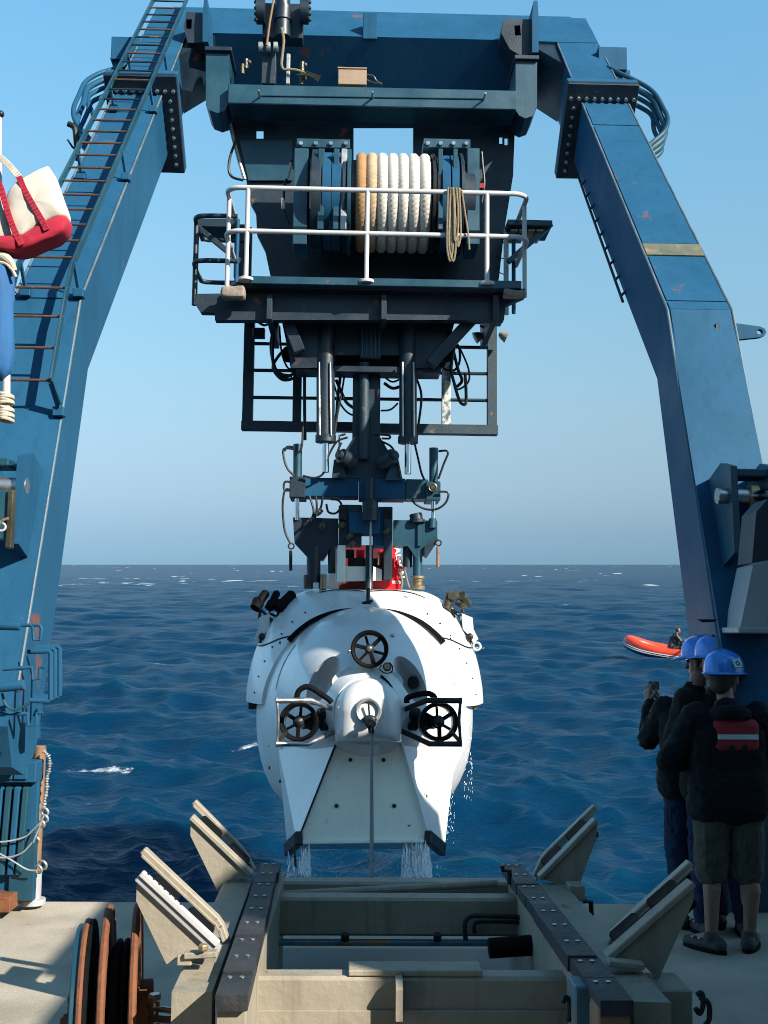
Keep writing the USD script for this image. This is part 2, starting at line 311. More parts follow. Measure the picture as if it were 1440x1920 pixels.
def build_sea():
    rng = np.random.default_rng(7)
    th = np.radians(np.concatenate([np.linspace(-180, -34, 60), np.linspace(-33.6, 33.6, 640), np.linspace(34, 180, 60)[:-1]]))
    r = np.concatenate([np.geomspace(5, 420, 640), np.geomspace(430, 26000, 60)])
    T, Rr = np.meshgrid(th, r); X, Y = Rr * np.sin(T), Rr * np.cos(T)
    Z = np.zeros_like(X); DX = np.zeros_like(X); DY = np.zeros_like(X); S = np.zeros_like(X)
    wind = math.radians(203)      # waves run towards the ship and a little to the left
    cell = Rr * max(th[61 + 5] - th[61 + 4], math.log(420 / 5) / 640)
    amp_far = np.clip(1.2 - Rr / 1500, .55, 1)
    for k in range(110):
        lam = 11 * (0.42 / 11) ** (k / 109) * rng.uniform(.85, 1.15)
        a = .0100 * lam ** .52 * rng.uniform(.6, 1.3)
        ang = wind + rng.normal(0, .8 if lam < 5 else .5); kx, ky = math.sin(ang), math.cos(ang); kk = 2 * math.pi / lam
        ph = kk * (X * kx + Y * ky) + rng.uniform(0, 6.28)
        fade = np.clip(lam / (3.0 * cell) - .6, 0, 1)
        c, s = np.cos(ph), np.sin(ph)
        Z += a * fade * c; DX -= .8 * a * fade * s * kx; DY -= .8 * a * fade * s * ky; S += a * kk * fade * c
    Z *= amp_far
    cl = meshkit.fbm(np.stack([X * .035, Y * .05, X * 0], -1), 3, 5)
    f = np.clip((S - .74) * 1.2, 0, 1) * np.clip((cl - .42) * 5, 0, 1)
    n1 = meshkit.noise(np.stack([X * .055 + 9, Y * .05, X * 0], -1), 11); n2 = meshkit.noise(np.stack([X * .28, Y * .75, X * 0], -1), 17)
    far = np.clip((Rr - 60) / 200, 0, 1)
    f = np.maximum(f, far * np.clip((n1 - .70) * 6, 0, 1) * np.clip((n2 - .57) * 4, 0, 1) * .62)
    for (px, py, wx, wy, st) in ((1300, 1238, 3.0, .8, .42), (190, 1456, 1.2, .3, .40), (175, 1500, .7, .3, .3), (925, 1222, 1.7, .8, .5), (880, 1225, 1.2, .7, .42), (300, 1252, .8, .35, .42), (330, 1405, 1.2, .3, .3), (470, 1395, .9, .3, .4),
                                 (135, 1108, 3.5, 1.2, .62), (400, 1121, 3, 1.2, .55), (1228, 1097, 4, 1.6, .6), (1050, 1133, 2, .8, .5), (340, 1076, 9, 3, .6), (1385, 1165, 2, 1, .5), (880, 1068, 14, 6, .55), (210, 1064, 20, 9, .5), (500, 1070, 12, 6, .5)):
        d = cam_ray(px, py); q = C0 + d * ((SEA - H) / d[2])
        f = np.maximum(f, 1.2 * st * np.exp(-((X - q[0]) / wx) ** 2 - ((Y - q[1]) / wy) ** 2))
    thin = np.clip(Z * 1.5 + .12, 0, 1) * np.clip((S - .05) * 1.3, 0, 1) * np.clip(1.5 - Rr / 60, 0.15, 1)
    V = np.stack([X + DX, Y + DY, SEA + Z], -1).reshape(-1, 3)
    n = len(th); a = (np.arange(len(r) - 1)[:, None] * n + np.arange(n)[None]); b = (np.arange(len(r) - 1)[:, None] * n + (np.arange(n) + 1)[None] % n)
    a, b = a.ravel(), b.ravel(); Fq = np.stack([a, b, b + n, a + n], 1)
    g = usdkit.mesh(stage, '/World/sea', (V, Fq[:, ::-1]), M['sea'], smooth=True)
    for nm, arr in (('foam', f), ('thin', thin)):
        UsdGeom.PrimvarsAPI(g).CreatePrimvar(nm, Sdf.ValueTypeNames.FloatArray, 'vertex').Set(Vt.FloatArray.FromNumpy(arr.ravel().astype(np.float32)))
    tag(g.GetPrim(), 'dark blue choppy sea with whitecaps out to the horizon', kind='structure')
build_sea()

m = MB(); m.box((-4.2, -12, -.35), (4.6, 8.27, 0), .03)
m.build('deck', 'deck_paint', smooth=30, base=(0, 0, 0), label='worn buff painted working deck ending at the open stern', kind='structure')
m = MB(); m.box((-4.1, -11.9, -4.5), (4.5, 8.05, -.352), .05)
m.build('hull', 'blue_paint', smooth=30, base=(0, 0, -4.5), label='blue steel hull of the ship under the working deck', kind='structure')
# the ship's deckhouse forward of and to the right of the photographer, out of the picture: it shades the right of the deck
t = thing('deckhouse', 'white deckhouse of the ship along the right side behind the photographer', 'deckhouse', (4.2, -4, 0))
for y0, y1, h in ((-10, .35, 3.8), (.354, 1.2, 4.8), (1.204, 5.5, 5.0)):
    m = MB(); m.box((4.2, y0, 0), (6.4, y1, h - .1), .02); m.build('wall', 'deckhouse_paint', t)
    m = MB(); m.box((4.15, y0 - .0, h - .097), (6.4, y1 + .0, h), .02); m.build('roof', 'deckhouse_paint', t)
m = MB(); m.box((4.15, 1, .3), (4.2, 1.9, 2.2), .02); m.build('door', 'deckhouse_paint', t)

# the open hangar forward of the photographer, with a deck overhanging the working deck: it shuts out the forward half of the sky
t = thing('hangar', 'tall grey hangar of the ship behind the photographer with an overhanging deck', 'hangar', (0, -8, 0))
for x0, x1 in ((-4.2, -2.6), (2.6, 4.1)):
    m = MB(); m.box((x0, -4.4, 0), (x1, -4.0, 5.2), .02); m.build('front_wall', 'deckhouse_paint', t)
m = MB(); m.box((-4.2, -12, 0), (4.1, -11.6, 8.8), .02); m.build('back_wall', 'deckhouse_paint', t)
for x in (-4.2, 3.9): m = MB(); m.box((x, -11.59, 0), (x + .2, -4.41, 8.8), .02); m.build('side_wall', 'deckhouse_paint', t)
m = MB(); m.box((-4.2, -4.4, 5.45), (4.1, -4.0, 8.8), .02); m.build('upper_wall', 'deckhouse_paint', t)
m = MB(); m.box((-4.2, -11.9, 8.803), (4.1, -3.9, 9.0), .02); m.build('roof', 'deckhouse_paint', t)
m = MB(); m.box((-4.2, -11.5, 5.204), (3.8, .5, 5.44), .02); m.build('overhanging_deck', 'deckhouse_paint', t)

# ---------------------------------------------------------------- A-frame
CX, XI, XO = .145, 2.25, 2.755
FRONT = [(7.05, 1.2), (8.36, 4.42), (13.6, 9.84)]
BACK = [(7.72, 1.2), (8.68, 3.95), (14.05, 9.20)]
fr, bk = np.array(FRONT), np.array(BACK)
def front_at(s):
    """point (y, z) and outward normal on the forward face, s metres along from the foot"""
    L0 = np.linalg.norm(fr[1] - fr[0]); u0 = (fr[1] - fr[0]) / L0; u1 = (fr[2] - fr[1]) / np.linalg.norm(fr[2] - fr[1])
    p, u = (fr[0] + u0 * s, u0) if s < L0 else (fr[1] + u1 * (s - L0), u1)
    return p, np.array([-u[1], u[0]]), u
L_LOW = np.linalg.norm(fr[1] - fr[0]); L_ALL = L_LOW + np.linalg.norm(fr[2] - fr[1])
U1 = (fr[2] - fr[1]) / np.linalg.norm(fr[2] - fr[1]); N1 = np.array([-U1[1], U1[0]])
def s_of(px, py, x):
    q = P(px, py, x=x)[1:]; best = min(np.linspace(0, L_ALL, 800), key=lambda s: np.linalg.norm(front_at(s)[0] - q)); return best
af = thing('a_frame', 'big blue steel A-frame straddling the open stern with a ladder up its left leg', 'A-frame', (CX, 7.4, 0))
TOPF = fr[2]
for sx in (-1, 1):
    x0, x1 = CX + sx * XI, CX + sx * XO
    # the leg stops under the crossbeam's outer mitre
    out = [(7.02, 1.32), FRONT[1], FRONT[2], tuple(fr[2] + (-N1) * .72), BACK[1], (7.82, 1.5), (7.68, 1.12), (7.42, .98), (7.15, 1.06)]
    m = MB(); m.poly(out, 'yz', x0, x1); m.build('leg', 'blue_paint', af, smooth=20)
    # doubler plates on the forward face
    if sx == 1:
        for pa, pb in ((203, 236), (240, 458), (484, 778), (782, 905)):
            sa, sb = s_of((1075 + 1180) / 2, pa, CX + 2.5), s_of(1200, pb, CX + 2.5)
            sa = min(np.linspace(0, L_ALL, 1500), key=lambda s: abs(proj_py(np.array([CX + 2.5, *front_at(s)[0]])) - pa)) if False else sa
        cuts = []
    def slab(sa, sb, xa, xb, lift, th, name, mat):
        m = MB()
        ss = [sa] + ([L_LOW] if sa < L_LOW < sb else []) + [sb]
        for a, b in zip(ss[:-1], ss[1:]):
            p, n, u = front_at((a + b) / 2); c = p + n * (lift + th / 2)
            m.obox(((xa + xb) / 2, c[0], c[1]), [[1, 0, 0], [0, u[0], u[1]], [0, n[0], n[1]]], (abs(xb - xa) / 2, (b - a) / 2, th / 2), .002)
        m.build(name, mat, af, smooth=20)
    def s_py(py, x):
        ss = np.linspace(0, L_ALL, 1200)
        W = np.array([[x, *front_at(s)[0]] for s in ss]); V = (W - C0) @ RS
        c, s_ = math.cos(PITCH), math.sin(PITCH); dep = V[:, 1] * c + V[:, 2] * s_; up = -V[:, 1] * s_ + V[:, 2] * c
        return ss[np.argmin(np.abs(960 - F * up / dep - py))]
    if sx == 1:
        xm = CX + 2.5
        for a, b in ((203, 235), (239, 458), (483, 565), (569, 778), (783, 900), (1040, 1110)):
            slab(s_py(b, xm), s_py(a, xm), x0 + .02, x1 - .015, 0.001, .008, 'doubler_plate', 'blue_paint')
        slab(s_py(481, xm), s_py(460, xm), x0 + .012, x1 - .006, 0.001, .014, 'weld_band', 'weathered_band')
    else:
        for a, b in ((60, 165), (190, 560), (590, 890), (900, 1075)):
            slab(s_py(b, CX - 2.5), s_py(a, CX - 2.5), x0 - .015, x1 + .02, 0.001, .008, 'doubler_plate', 'blue_paint')
for sx in (-1, 1):
    x0, x1 = CX + sx * XI, CX + sx * XO
    for x in (x0, x1):
        m = MB(); m.tube([(x, *front_at(s)[0]) for s in (.35, L_LOW - .02, L_LOW + .02, L_ALL - 1.1)], .011, 8); m.build('edge_weld', 'worn_edge', af)
# crossbeam, a box leaning with the frame, mitred at both ends
TH = .74
beamlow = fr[2] - U1 * 1.02
prof = [tuple(fr[2]), tuple(beamlow), tuple(beamlow - N1 * TH), tuple(fr[2] - N1 * TH)]
m = MB()
def beam_pt(u, n, x): q = fr[2] + U1 * u - N1 * n; return (x, q[0], q[1])
ends = [(CX - XO, -1.02, 0), (CX - XO, -.42, 0), (CX - XO + .22, .03, 0)]
outl = [(-XO + .20, .03), (-XO, -.45), (-XO, -1.02), (-XI, -1.02), (-XI + .42, -1.0), (XI - .42, -1.0), (XI, -1.02), (XO, -1.02), (XO, -.45), (XO - .20, .03)]
from shapely.geometry import Polygon
g = trimesh.creation.extrude_polygon(Polygon(outl), TH + .012, engine='earcut'); v = np.array(g.vertices)
W = np.stack([CX + v[:, 0], fr[2][0] + U1[0] * v[:, 1] - N1[0] * (v[:, 2] - .006), fr[2][1] + U1[1] * v[:, 1] - N1[1] * (v[:, 2] - .006)], 1)
m.add(W, g.faces); m.build('crossbeam', 'blue_paint', af, smooth=20)
# triangular gussets between crossbeam and legs
for sx in (-1, 1):
    g = trimesh.creation.extrude_polygon(Polygon([(sx * (XI + .002), -1.0), (sx * (XI + .002), -1.75), (sx * (XI - .34), -1.003)]), TH - .06, engine='earcut'); v = np.array(g.vertices)
    W = np.stack([CX + v[:, 0], fr[2][0] + U1[0] * v[:, 1] - N1[0] * (v[:, 2] + .03), fr[2][1] + U1[1] * v[:, 1] - N1[1] * (v[:, 2] + .03)], 1)
    m = MB(); m.add(W, g.faces); m.build('gusset', 'dark_paint', af, smooth=20)
# bolted flange collars
for sx in (-1, 1):
    sc = s_py(188, CX + sx * 2.5) if sx == 1 else s_py(172, CX + sx * 2.5)
    p, n, u = front_at(sc)
    fl = None
    for k, off in enumerate((-.045, .045)):
        m = MB(); xa, xb = CX + sx * (XI - .17), CX + sx * (XO + .09)
        c = p - n * (.42 - .09) + u * off
        m.obox(((xa + xb) / 2, c[0], c[1]), [[1, 0, 0], [0, u[0], u[1]], [0, n[0], n[1]]], (abs(xb - xa) / 2, .04, .53), .006)
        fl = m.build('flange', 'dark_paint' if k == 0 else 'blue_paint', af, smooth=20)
        if k == 0:
            low = fl
    for i in range(9):
        x = xa + (xb - xa) * (i + .5) / 9; q = p + n * .045 - u * .085
        m = MB(); m.cyl((x, *q), (x, *(q - u * .03)), .021, 6, ch=.003); m.build('bolt', 'steel', low)
    for i in range(8):
        x = CX + sx * (XI - .085); q = p - n * (.06 + .1 * i) - u * .085
        m = MB(); m.cyl((x, *q), (x, *(q - u * .03)), .021, 6, ch=.003); m.build('bolt', 'steel', low)
# ladder on the left leg
lad = UsdGeom.Xform.Define(stage, numbered(str(af.GetPath()), 'ladder')).GetPrim(); BASE[str(lad.GetPath())] = BASE[str(af.GetPath())]
XL, XR, OFF = CX - 2.69, CX - 2.29, .24
s0, s1 = s_py(770, CX - 2.5) + .1, L_ALL - .02
for x in (XL, XR):
    pts = []
    for s in np.concatenate([np.linspace(s0, L_LOW - .25, 4), np.linspace(L_LOW + .05, s1, 6)]):
        p, n, u = front_at(s); q = p + n * OFF; pts.append((x, q[0], q[1]))
    p, n, u = front_at(s0 - .1); q = p + n * .10; pts.insert(0, (x + (.04 if x == XR else 0), q[0], q[1]))
    m = MB()
    for a, b in zip(pts[:-1], pts[1:]): m.bar(a, b, .016, .07, up=(1, 0, 0) if False else (0, -1, 1), ext=.004)
    m.build('stringer', 'teal_paint', lad, smooth=20)
for k in range(31):
    s = s0 + (s1 - s0) * k / 30.0
    p, n, u = front_at(s); q = p + n * OFF
    if abs(s - L_LOW) < .12: q = q - n * .02
    m = MB(); m.cyl((XL - .01, *q), (XR + .01, *q), .0105, 8, ch=.002); m.build('rung', 'dark_rust' if k < 16 or k % 3 == 0 else 'dark_paint', lad)
for s in (s0 - .02, s_py(545, CX - 2.3), s_py(330, CX - 2.3), s_py(205, CX - 2.3), s_py(140, CX - 2.3)):
    p, n, u = front_at(s)
    for x in (XL, XR):
        m = MB(); a = p + n * OFF; b = p - u * .1 + n * .05; m.bar((x, *a), (x + .03, *b), .03, .015); m.box((x - .01, b[0] - .03, b[1] - .05), (x + .07, b[0] + .05, b[1] + .02)); m.build('standoff', 'blue_paint', lad)
# thin rail along the back inner edge of the right leg
m = MB(); pp = [(CX + XI - .035, *(fr[1] + U1 * s - N1 * .60)) for s in (3.9, 3.0, 2.2, 1.2)]
m.tube(pp, .013); 
for s in np.arange(1.3, 3.9, .3): q = fr[1] + U1 * s - N1 * .60; m.cyl((CX + XI - .035, *q), (CX + XI + .02, *(q + N1 * .08)), .012, 8)
m.build('back_rail', 'dark_paint', af)
# bent hydraulic pipes outside both legs
for k in range(4):
    for nm, pix in (('r', [(1140, 128), (1160, 138), (1205, 160), (1228, 178), (1244, 205), (1252, 225), (1246, 248), (1222, 270), (1204, 285)]),
                    ('l', [(240, 118), (222, 128), (185, 140), (160, 156), (148, 180), (138, 205), (142, 230), (168, 262), (196, 292)])):
        dx = k * (3 if nm == 'l' else -2); dy = k * 15 - 2
        yy = np.linspace(12.3, 11.2, len(pix))
        pts = PL([(a + dx + (0 if i not in (4, 5) else (6 * k if nm == 'l' else -4 * k)), b + dy * (1 - .03 * i)) for i, (a, b) in enumerate(pix)], yy)
        m = MB(); m.tube(pts, .026 if k != 1 else .034, 10, smooth=5); m.build('pipe', 'blue_paint' if nm == 'l' else 'teal_paint', af)
m = MB(); m.tube(PL([(128, 232), (140, 240), (143, 262), (146, 300)], 10.9), .03, 8, smooth=4); m.tube(PL([(127, 262), (136, 276), (142, 280)], 10.9), .012, 6); m.build('cable', 'hose', af)
# side boxes outboard of the shoulders
m = MB(); m.pbox(1122, 87, 1176, 131, 12.5, .5); m.build('side_box', 'blue_paint', af)
m = MB(); m.pbox(1166, 131, 1182, 164, 12.6, .03); m.build('side_box', 'blue_paint', af)
m = MB(); m.pbox(209, 68, 262, 112, 12.5, .5); m.build('side_box', 'blue_paint', af)
m = MB(); m.plate([(206, 108), (232, 112), (230, 130), (214, 132)], 12.55, .03); m.build('side_box', 'blue_paint', af)
# lug with an eye on the outside of the right leg
m = MB(); e = [(1425 + 6 * math.cos(t), 622 + 5 * math.sin(t)) for t in np.linspace(0, 2 * np.pi, 14, endpoint=False)]
m.plate([(1340, 604), (1365, 604), (1425, 612), (1434, 616), (1437, 623), (1434, 629), (1426, 632), (1350, 640), (1342, 630)], 8.35, .05, [e]); m.build('lug', 'blue_paint', af)
m = MB(); m.pbox(1341, 606, 1350, 640, 8.28, .07); m.build('lug_web', 'dark_paint', af)
# stop brackets and slotted cheek plates on the crossbeam
for x0, x1, yt, yb in ((380, 390, -6, 78), (998, 1010, 1, 98)):
    m = MB(); m.plate([(x0, yt + 30), (x0 + 3, yt), (x1 - 2, yt), (x1, yt + 36), (x1, yb), (x0, yb)], 12.45, .5); m.build('stop_plate', 'blue_paint', af)
for pix, hole in (([(350, 22), (380, 24), (380, 80), (352, 80), (344, 50)], [(349, 36), (360, 36), (359, 54), (348, 54)]),
                  ([(944, 36), (999, 36), (999, 100), (980, 106), (956, 92), (940, 62)], [(964, 48), (975, 47), (977, 66), (966, 67)])):
    m = MB(); m.plate(pix, 12.55, .35, [hole]); m.build('cheek_plate', 'dark_paint', af)
m = MB(); m.pbox(681, 23, 707, 73, 12.9, .25); m.build('stop_block', 'blue_paint', af)
# hinge brackets that carry the swing frame
for a, b, yt, yb in ((386, 430, 92, 212), (967, 1007, 108, 222)):
    m = MB(); m.plate([(a, yt), (b, yt), (b, yb - 22), (b - 8, yb - 5), (b - 22, yb), (a + 6, yb - 6), (a, yb - 16)], 12.25, .5); m.build('hinge_bracket', 'teal_paint', af, smooth=25)
    m = MB(); m.pbox(a - 2, yt - 6, b + 4, yt + 3, 12.2, .6); m.build('hinge_cap', 'dark_paint', af)
# clevis brackets for the hydraulic rams, on the forward faces of the legs
for sx, x in ((-1, CX - 2.52), (1, CX + 2.52)):
    for o in (-.17, .10):
        m = MB(); p, n, u = front_at(1.3)
        q = [(7.80, 3.0), (7.5, 3.09), (7.30, 3.04), (7.26, 2.46), (7.5, 2.38)]
        m.poly(q, 'yz', x + sx * o, x + sx * o + .045); m.build('ram_bracket', 'blue_paint' if sx < 0 else 'teal_paint', af, smooth=20)
    m = MB(); m.cyl((x - .24, 7.38, 2.85), (x + .22, 7.38, 2.85), .055, 16); m.build('clevis_pin', 'steel', af)
    m = MB(); m.box((x - .12, 7.34, 2.98), (x + .10, 7.6, 3.03)); m.build('bracket_web', 'teal_paint', af)
    # the ram itself slopes down and forward
    r = thing('hydraulic_ram', f'chrome hydraulic ram on the {"left A-frame leg, beside the pole" if sx < 0 else "right A-frame leg, above the helmets"}', 'hydraulic ram', (x, 6, 2))
    m = MB(); m.cyl((x, 7.38, 2.85), (x + sx * .25, 5.9, 2.68), .042, 18); m.build('rod', 'chrome', r)
    m = MB(); m.cyl((x + sx * .25, 5.95, 2.685), (x + sx * .7, 3.0, 2.3), .10, 22); m.build('barrel', 'teal_paint', r)
    m = MB(); m.cyl((x - .03, 7.38, 2.85), (x + .03, 7.38, 2.85), .085, 20); m.build('rod_eye', 'brass', r)
# ---------------------------------------------------------------- swing frame with work platform, hung from the A-frame
def sub(parent, name):
    p = numbered(str(parent.GetPath()), name); x = UsdGeom.Xform.Define(stage, p).GetPrim(); BASE[p] = BASE[str(parent.GetPath())]; return x
b0 = P(690, 540, y=12.2)
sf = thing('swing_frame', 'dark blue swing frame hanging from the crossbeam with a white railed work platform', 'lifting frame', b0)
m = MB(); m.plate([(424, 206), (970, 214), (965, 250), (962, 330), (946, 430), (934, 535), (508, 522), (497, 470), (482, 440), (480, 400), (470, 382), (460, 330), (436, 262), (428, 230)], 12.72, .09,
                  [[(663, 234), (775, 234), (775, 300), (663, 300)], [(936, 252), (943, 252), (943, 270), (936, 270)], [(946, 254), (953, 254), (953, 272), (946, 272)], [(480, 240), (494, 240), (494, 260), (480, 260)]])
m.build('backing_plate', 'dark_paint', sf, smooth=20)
m = MB(); m.tube(PL([(427, 215), (437, 258), (448, 300), (459, 336)], 12.69), .022, 8); m.build('edge_strip', 'galvanised', sf)
m = MB(); m.pbox(427, 157, 968, 206, 12.15, .42, .01)
m.build('swing_beam', 'teal_paint', sf, smooth=20)
for px in (487, 698, 907):
    c = P(px, 182 + (px - 487) * .012, y=12.15); m = MB(); m.cyl(c, c - (0, .16, 0), .012, 8); m.build('peg', 'steel', sf)
m = MB(); m.tube([P(487, 179, y=12.14), P(907, 185, y=12.14)], .006, 6); m.build('stay_wire', 'teal_paint', sf)
m = MB(); m.plate([(449, 263), (548, 263), (548, 338), (466, 338)], 12.68, .03); m.build('stiffener', 'teal_paint', sf)
m = MB(); m.tube(PL([(443, 262), (432, 292), (429, 318), (436, 332), (456, 338)], 12.6), .016, 8, smooth=5); m.build('hose', 'hose', sf)
# junction of the platform
YF, YB = 11.35, 12.7
def strip(x0, x1, y0, y1, z0, z1, name, mat, parent=sf):
    m = MB(); m.box((x0, y0, z0), (x1, y1, z1)); return m.build(name, mat, parent, smooth=20)
m = MB(); m.pbox(470, 517, 978, 541, YF, .10, .006); m.build('edge_beam', 'teal_paint', sf, smooth=20)
a, b = P(432, 545, y=YF + .1), P(962, 556, y=YF + .1)
m = MB(); m.box((a[0], YF + .102, a[2] + .04), (b[0], 12.7, a[2] + .10)); fl = m.build('platform_floor', 'dark_paint', sf, smooth=20)
m = MB(); m.plate([(363, 551), (985, 541), (985, 556), (948, 572), (945, 600), (403, 600), (403, 586), (376, 585), (364, 566)], YF + .25, .12); m.build('platform_beam', 'dark_paint', sf, smooth=20)
for px in (505, 720, 930):
    a = P(px, 560, y=YF + .12); m = MB(); m.box((a[0] - .03, YF + .13, a[2] - .22), (a[0] + .03, 12.7, a[2] + .05)); m.build('joist', 'dark_paint', sf, smooth=20)
# guard rail
gr = sub(sf, 'guard_rail')
rr = .026
def R3(px, py, dy=0.0): return P(px, py, y=YF + .03 + dy)
zt, zm = R3(690, 357)[2], R3(690, 438)[2]
xl, xr = R3(424, 360)[0], R3(991, 366)[0]
def railpath(z, tilt):
    f = lambda x, y: (x, y, z - (x - .15) * tilt)
    y0 = YF + .03; r = .16
    arcl = [f(xl + r - r * math.cos(t), y0 + r - r * math.sin(t)) for t in np.linspace(0, np.pi / 2, 7)]
    arcr = [f(xr - r + r * math.sin(t), y0 + r - r * math.cos(t)) for t in np.linspace(0, np.pi / 2, 7)]
    return [f(xl, 12.3)] + arcl + arcr + [f(xr, 12.3)]
for nm, z in (('top_rail', zt), ('mid_rail', zm)):
    m = MB(); m.tube(railpath(z, .002), rr, 12); m.build(nm, 'white_rail', gr)
zb = R3(690, 528)[2]
for px in (463, 688, 913):
    x = R3(px, 440)[0]; m = MB(); m.cyl((x, YF + .03, zb), (x, YF + .03, zt), rr * .95, 12); m.build('post', 'white_rail', gr)
    m = MB(); m.cyl((x, YF + .03, zb - .02), (x, YF + .03, zb + .012), .085, 20); m.build('base_plate', 'white_rail', gr)
for x, zl in ((xl, zb - .02), (xr, zb - .05)):
    m = MB(); m.cyl((x, YF + .32, zl), (x, YF + .32, zt), rr * .95, 12); m.build('post', 'white_rail', gr)
    m = MB(); m.cyl((x + .03 * (1 if x < 0 else -1), 12.28, zl), (x + .03 * (1 if x < 0 else -1), 12.28, zt), rr * .9, 12); m.build('post', 'blue_paint', gr)
x = P(949, 440, y=12.35)[0]; m = MB(); m.cyl((x, 12.35, P(949, 590, y=12.35)[2]), (x, 12.35, P(949, 430, y=12.35)[2]), .03, 12); m.build('post', 'white_rail', gr)
# side basket on the left
bs = sub(sf, 'side_basket')
def rail2(pix, y, r, mat='dark_paint', nm='rail', parent=bs, sm=0):
    m = MB(); m.tube(PL(pix, y), r, 10, smooth=sm); return m.build(nm, mat, parent)
ya, yb = 11.75, 12.5
x_l = P(363, 400, y=ya)[0]
def loop(py, y0, y1):
    z = P(363, py, y=y0)[2]; x1 = P(428, py, y=y0)[0]
    return [(x1 + .1, y0, z), (x_l + .14, y0, z), (x_l + .03, y0 + .05, z), (x_l, y0 + .2, z), (x_l, y1 - .15, z), (x_l + .06, y1, z), (x1 + .15, y1, z)]
for py in (404, 488):
    m = MB(); m.tube(loop(py, ya, yb), .026, 10, smooth=4); m.build('rail', 'dark_paint', bs)
m = MB(); m.cyl((x_l, ya + .25, P(364, 560, y=ya)[2]), (x_l, ya + .25, P(364, 400, y=ya)[2]), .03, 10); m.build('post', 'dark_paint', bs)
m = MB(); m.pbox(366, 409, 447, 426, yb - .1, .5); m.build('toe_panel', 'dark_paint', bs)
a, b = P(368, 424, y=yb - .2), P(452, 492, y=yb - .2); m = MB(); m.bar(a, b, .05, .06); m.build('brace', 'dark_paint', bs)
m = MB(); m.pbox(448, 420, 456, 540, yb, .06); m.build('post', 'dark_paint', bs)
m = MB(); m.pbox(440, 425, 470, 520, yb + .12, .1); m.build('mast_plate', 'dark_paint', bs)
# step platform bracket on the right
st = sub(sf, 'step_platform')
m = MB(); m.pbox(952, 411, 1036, 423, 12.1, .5); m.build('step_frame', 'teal_paint', st)
for k in range(4):
    a = P(958 + k * 16, 425, y=12.15); m = MB(); m.box((a[0], 12.14, a[2] - .05), (a[0] + .075, 12.56, a[2] - .03)); m.build('step_board', 'wood', st)
a, b = P(1034, 420, y=12.2), P(952, 492, y=12.2); m = MB(); m.bar(a, b, .05, .06); m.build('brace', 'teal_paint', st)
m = MB(); m.tube(PL([(938, 446), (945, 456), (952, 448)], 12.4), .008, 6, smooth=4); m.tube(PL([(930, 480), (940, 484), (955, 486)], 12.4), .006, 6); m.tube(PL([(930, 500), (938, 512), (946, 515)], 12.4), .006, 6); m.build('cable', 'hose', st)
m = MB(); m.pbox(925, 572, 945, 599, 12.2, .3); m.build('end_bracket', 'teal_paint', sf)
# tapered funnel below the platform
fn = sub(sf, 'funnel')
for pix, y, mat in (([(515, 541), (600, 541), (600, 690), (547, 690)], 11.95, 'dark_paint'), ([(600, 541), (775, 541), (775, 665), (600, 665)], 12.05, 'dark_paint'), ([(775, 541), (860, 541), (822, 690), (775, 690)], 11.95, 'dark_paint'),
                    ([(520, 541), (870, 541), (826, 700), (546, 698)], 12.5, 'dark_paint')):
    m = MB(); m.plate(pix, y, .05); m.build('plate', mat, fn, smooth=20)
m = MB(); m.pbox(676, 590, 714, 672, 12.0, .05); m.build('fluted_cover', 'teal_paint', fn)
for k in range(5):
    a, b = P(679 + k * 8, 592, y=11.985), P(679 + k * 8, 670, y=11.985); m = MB(); m.cyl(a, b, .014, 8); m.build('flute', 'teal_paint', fn)
m = MB(); m.pbox(555, 684, 826, 700, 11.98, .3); m.build('sill', 'dark_paint', fn)
for pa, pb in (((928, 552), (806, 684)), ((520, 550), (562, 660))):
    a, b = P(*pa, y=11.8), P(*pb, y=11.8); m = MB(); m.bar(a, b, .12, .12, up=(0, 1, 0)); m.build('brace', 'dark_paint', fn)
# open rectangular lower frame
lf = sub(sf, 'lower_frame'); yl = 12.7
for x0, x1, y0, y1, mat in ((458, 473, 598, 800, 'dark_paint'), (550, 564, 680, 792, 'dark_paint'), (829, 845, 652, 806, 'scraped_paint'), (914, 932, 590, 806, 'worn_dark')):
    m = MB(); m.pbox(x0, y0, x1, y1, yl, .09); m.build('post', mat, lf, smooth=20)
m = MB(); m.pbox(452, 788, 690, 809, yl - .02, .12); m.build('bottom_bar', 'dark_paint', lf, smooth=20)
m = MB(); m.pbox(691, 793, 934, 815, yl - .02, .12); m.build('bottom_bar', 'worn_dark', lf, smooth=20)
for y0, dy in ((644, 8), (694, 7), (745, 6)):
    a, b = P(466, y0, y=yl + .04), P(922, y0 + dy, y=yl + .04); m = MB(); m.cyl(a, b, .02, 10); m.build('rung', 'dark_paint', lf)
m = MB(); m.pbox(474, 614, 496, 632, yl - .15, .1); m.build('bracket', 'dark_paint', lf)
m = MB(); a = P(936, 625, y=12.5); m.lathe(a, (1, 0, -.5), [(.02, 0), (.045, .03), (.07, .10), (.065, .102)], 14); a = P(905, 627, y=12.5); m.lathe(a, (-1, 0, -.5), [(.02, 0), (.045, .03), (.07, .10), (.065, .102)], 14); m.build('deck_light', 'galvanised', lf)
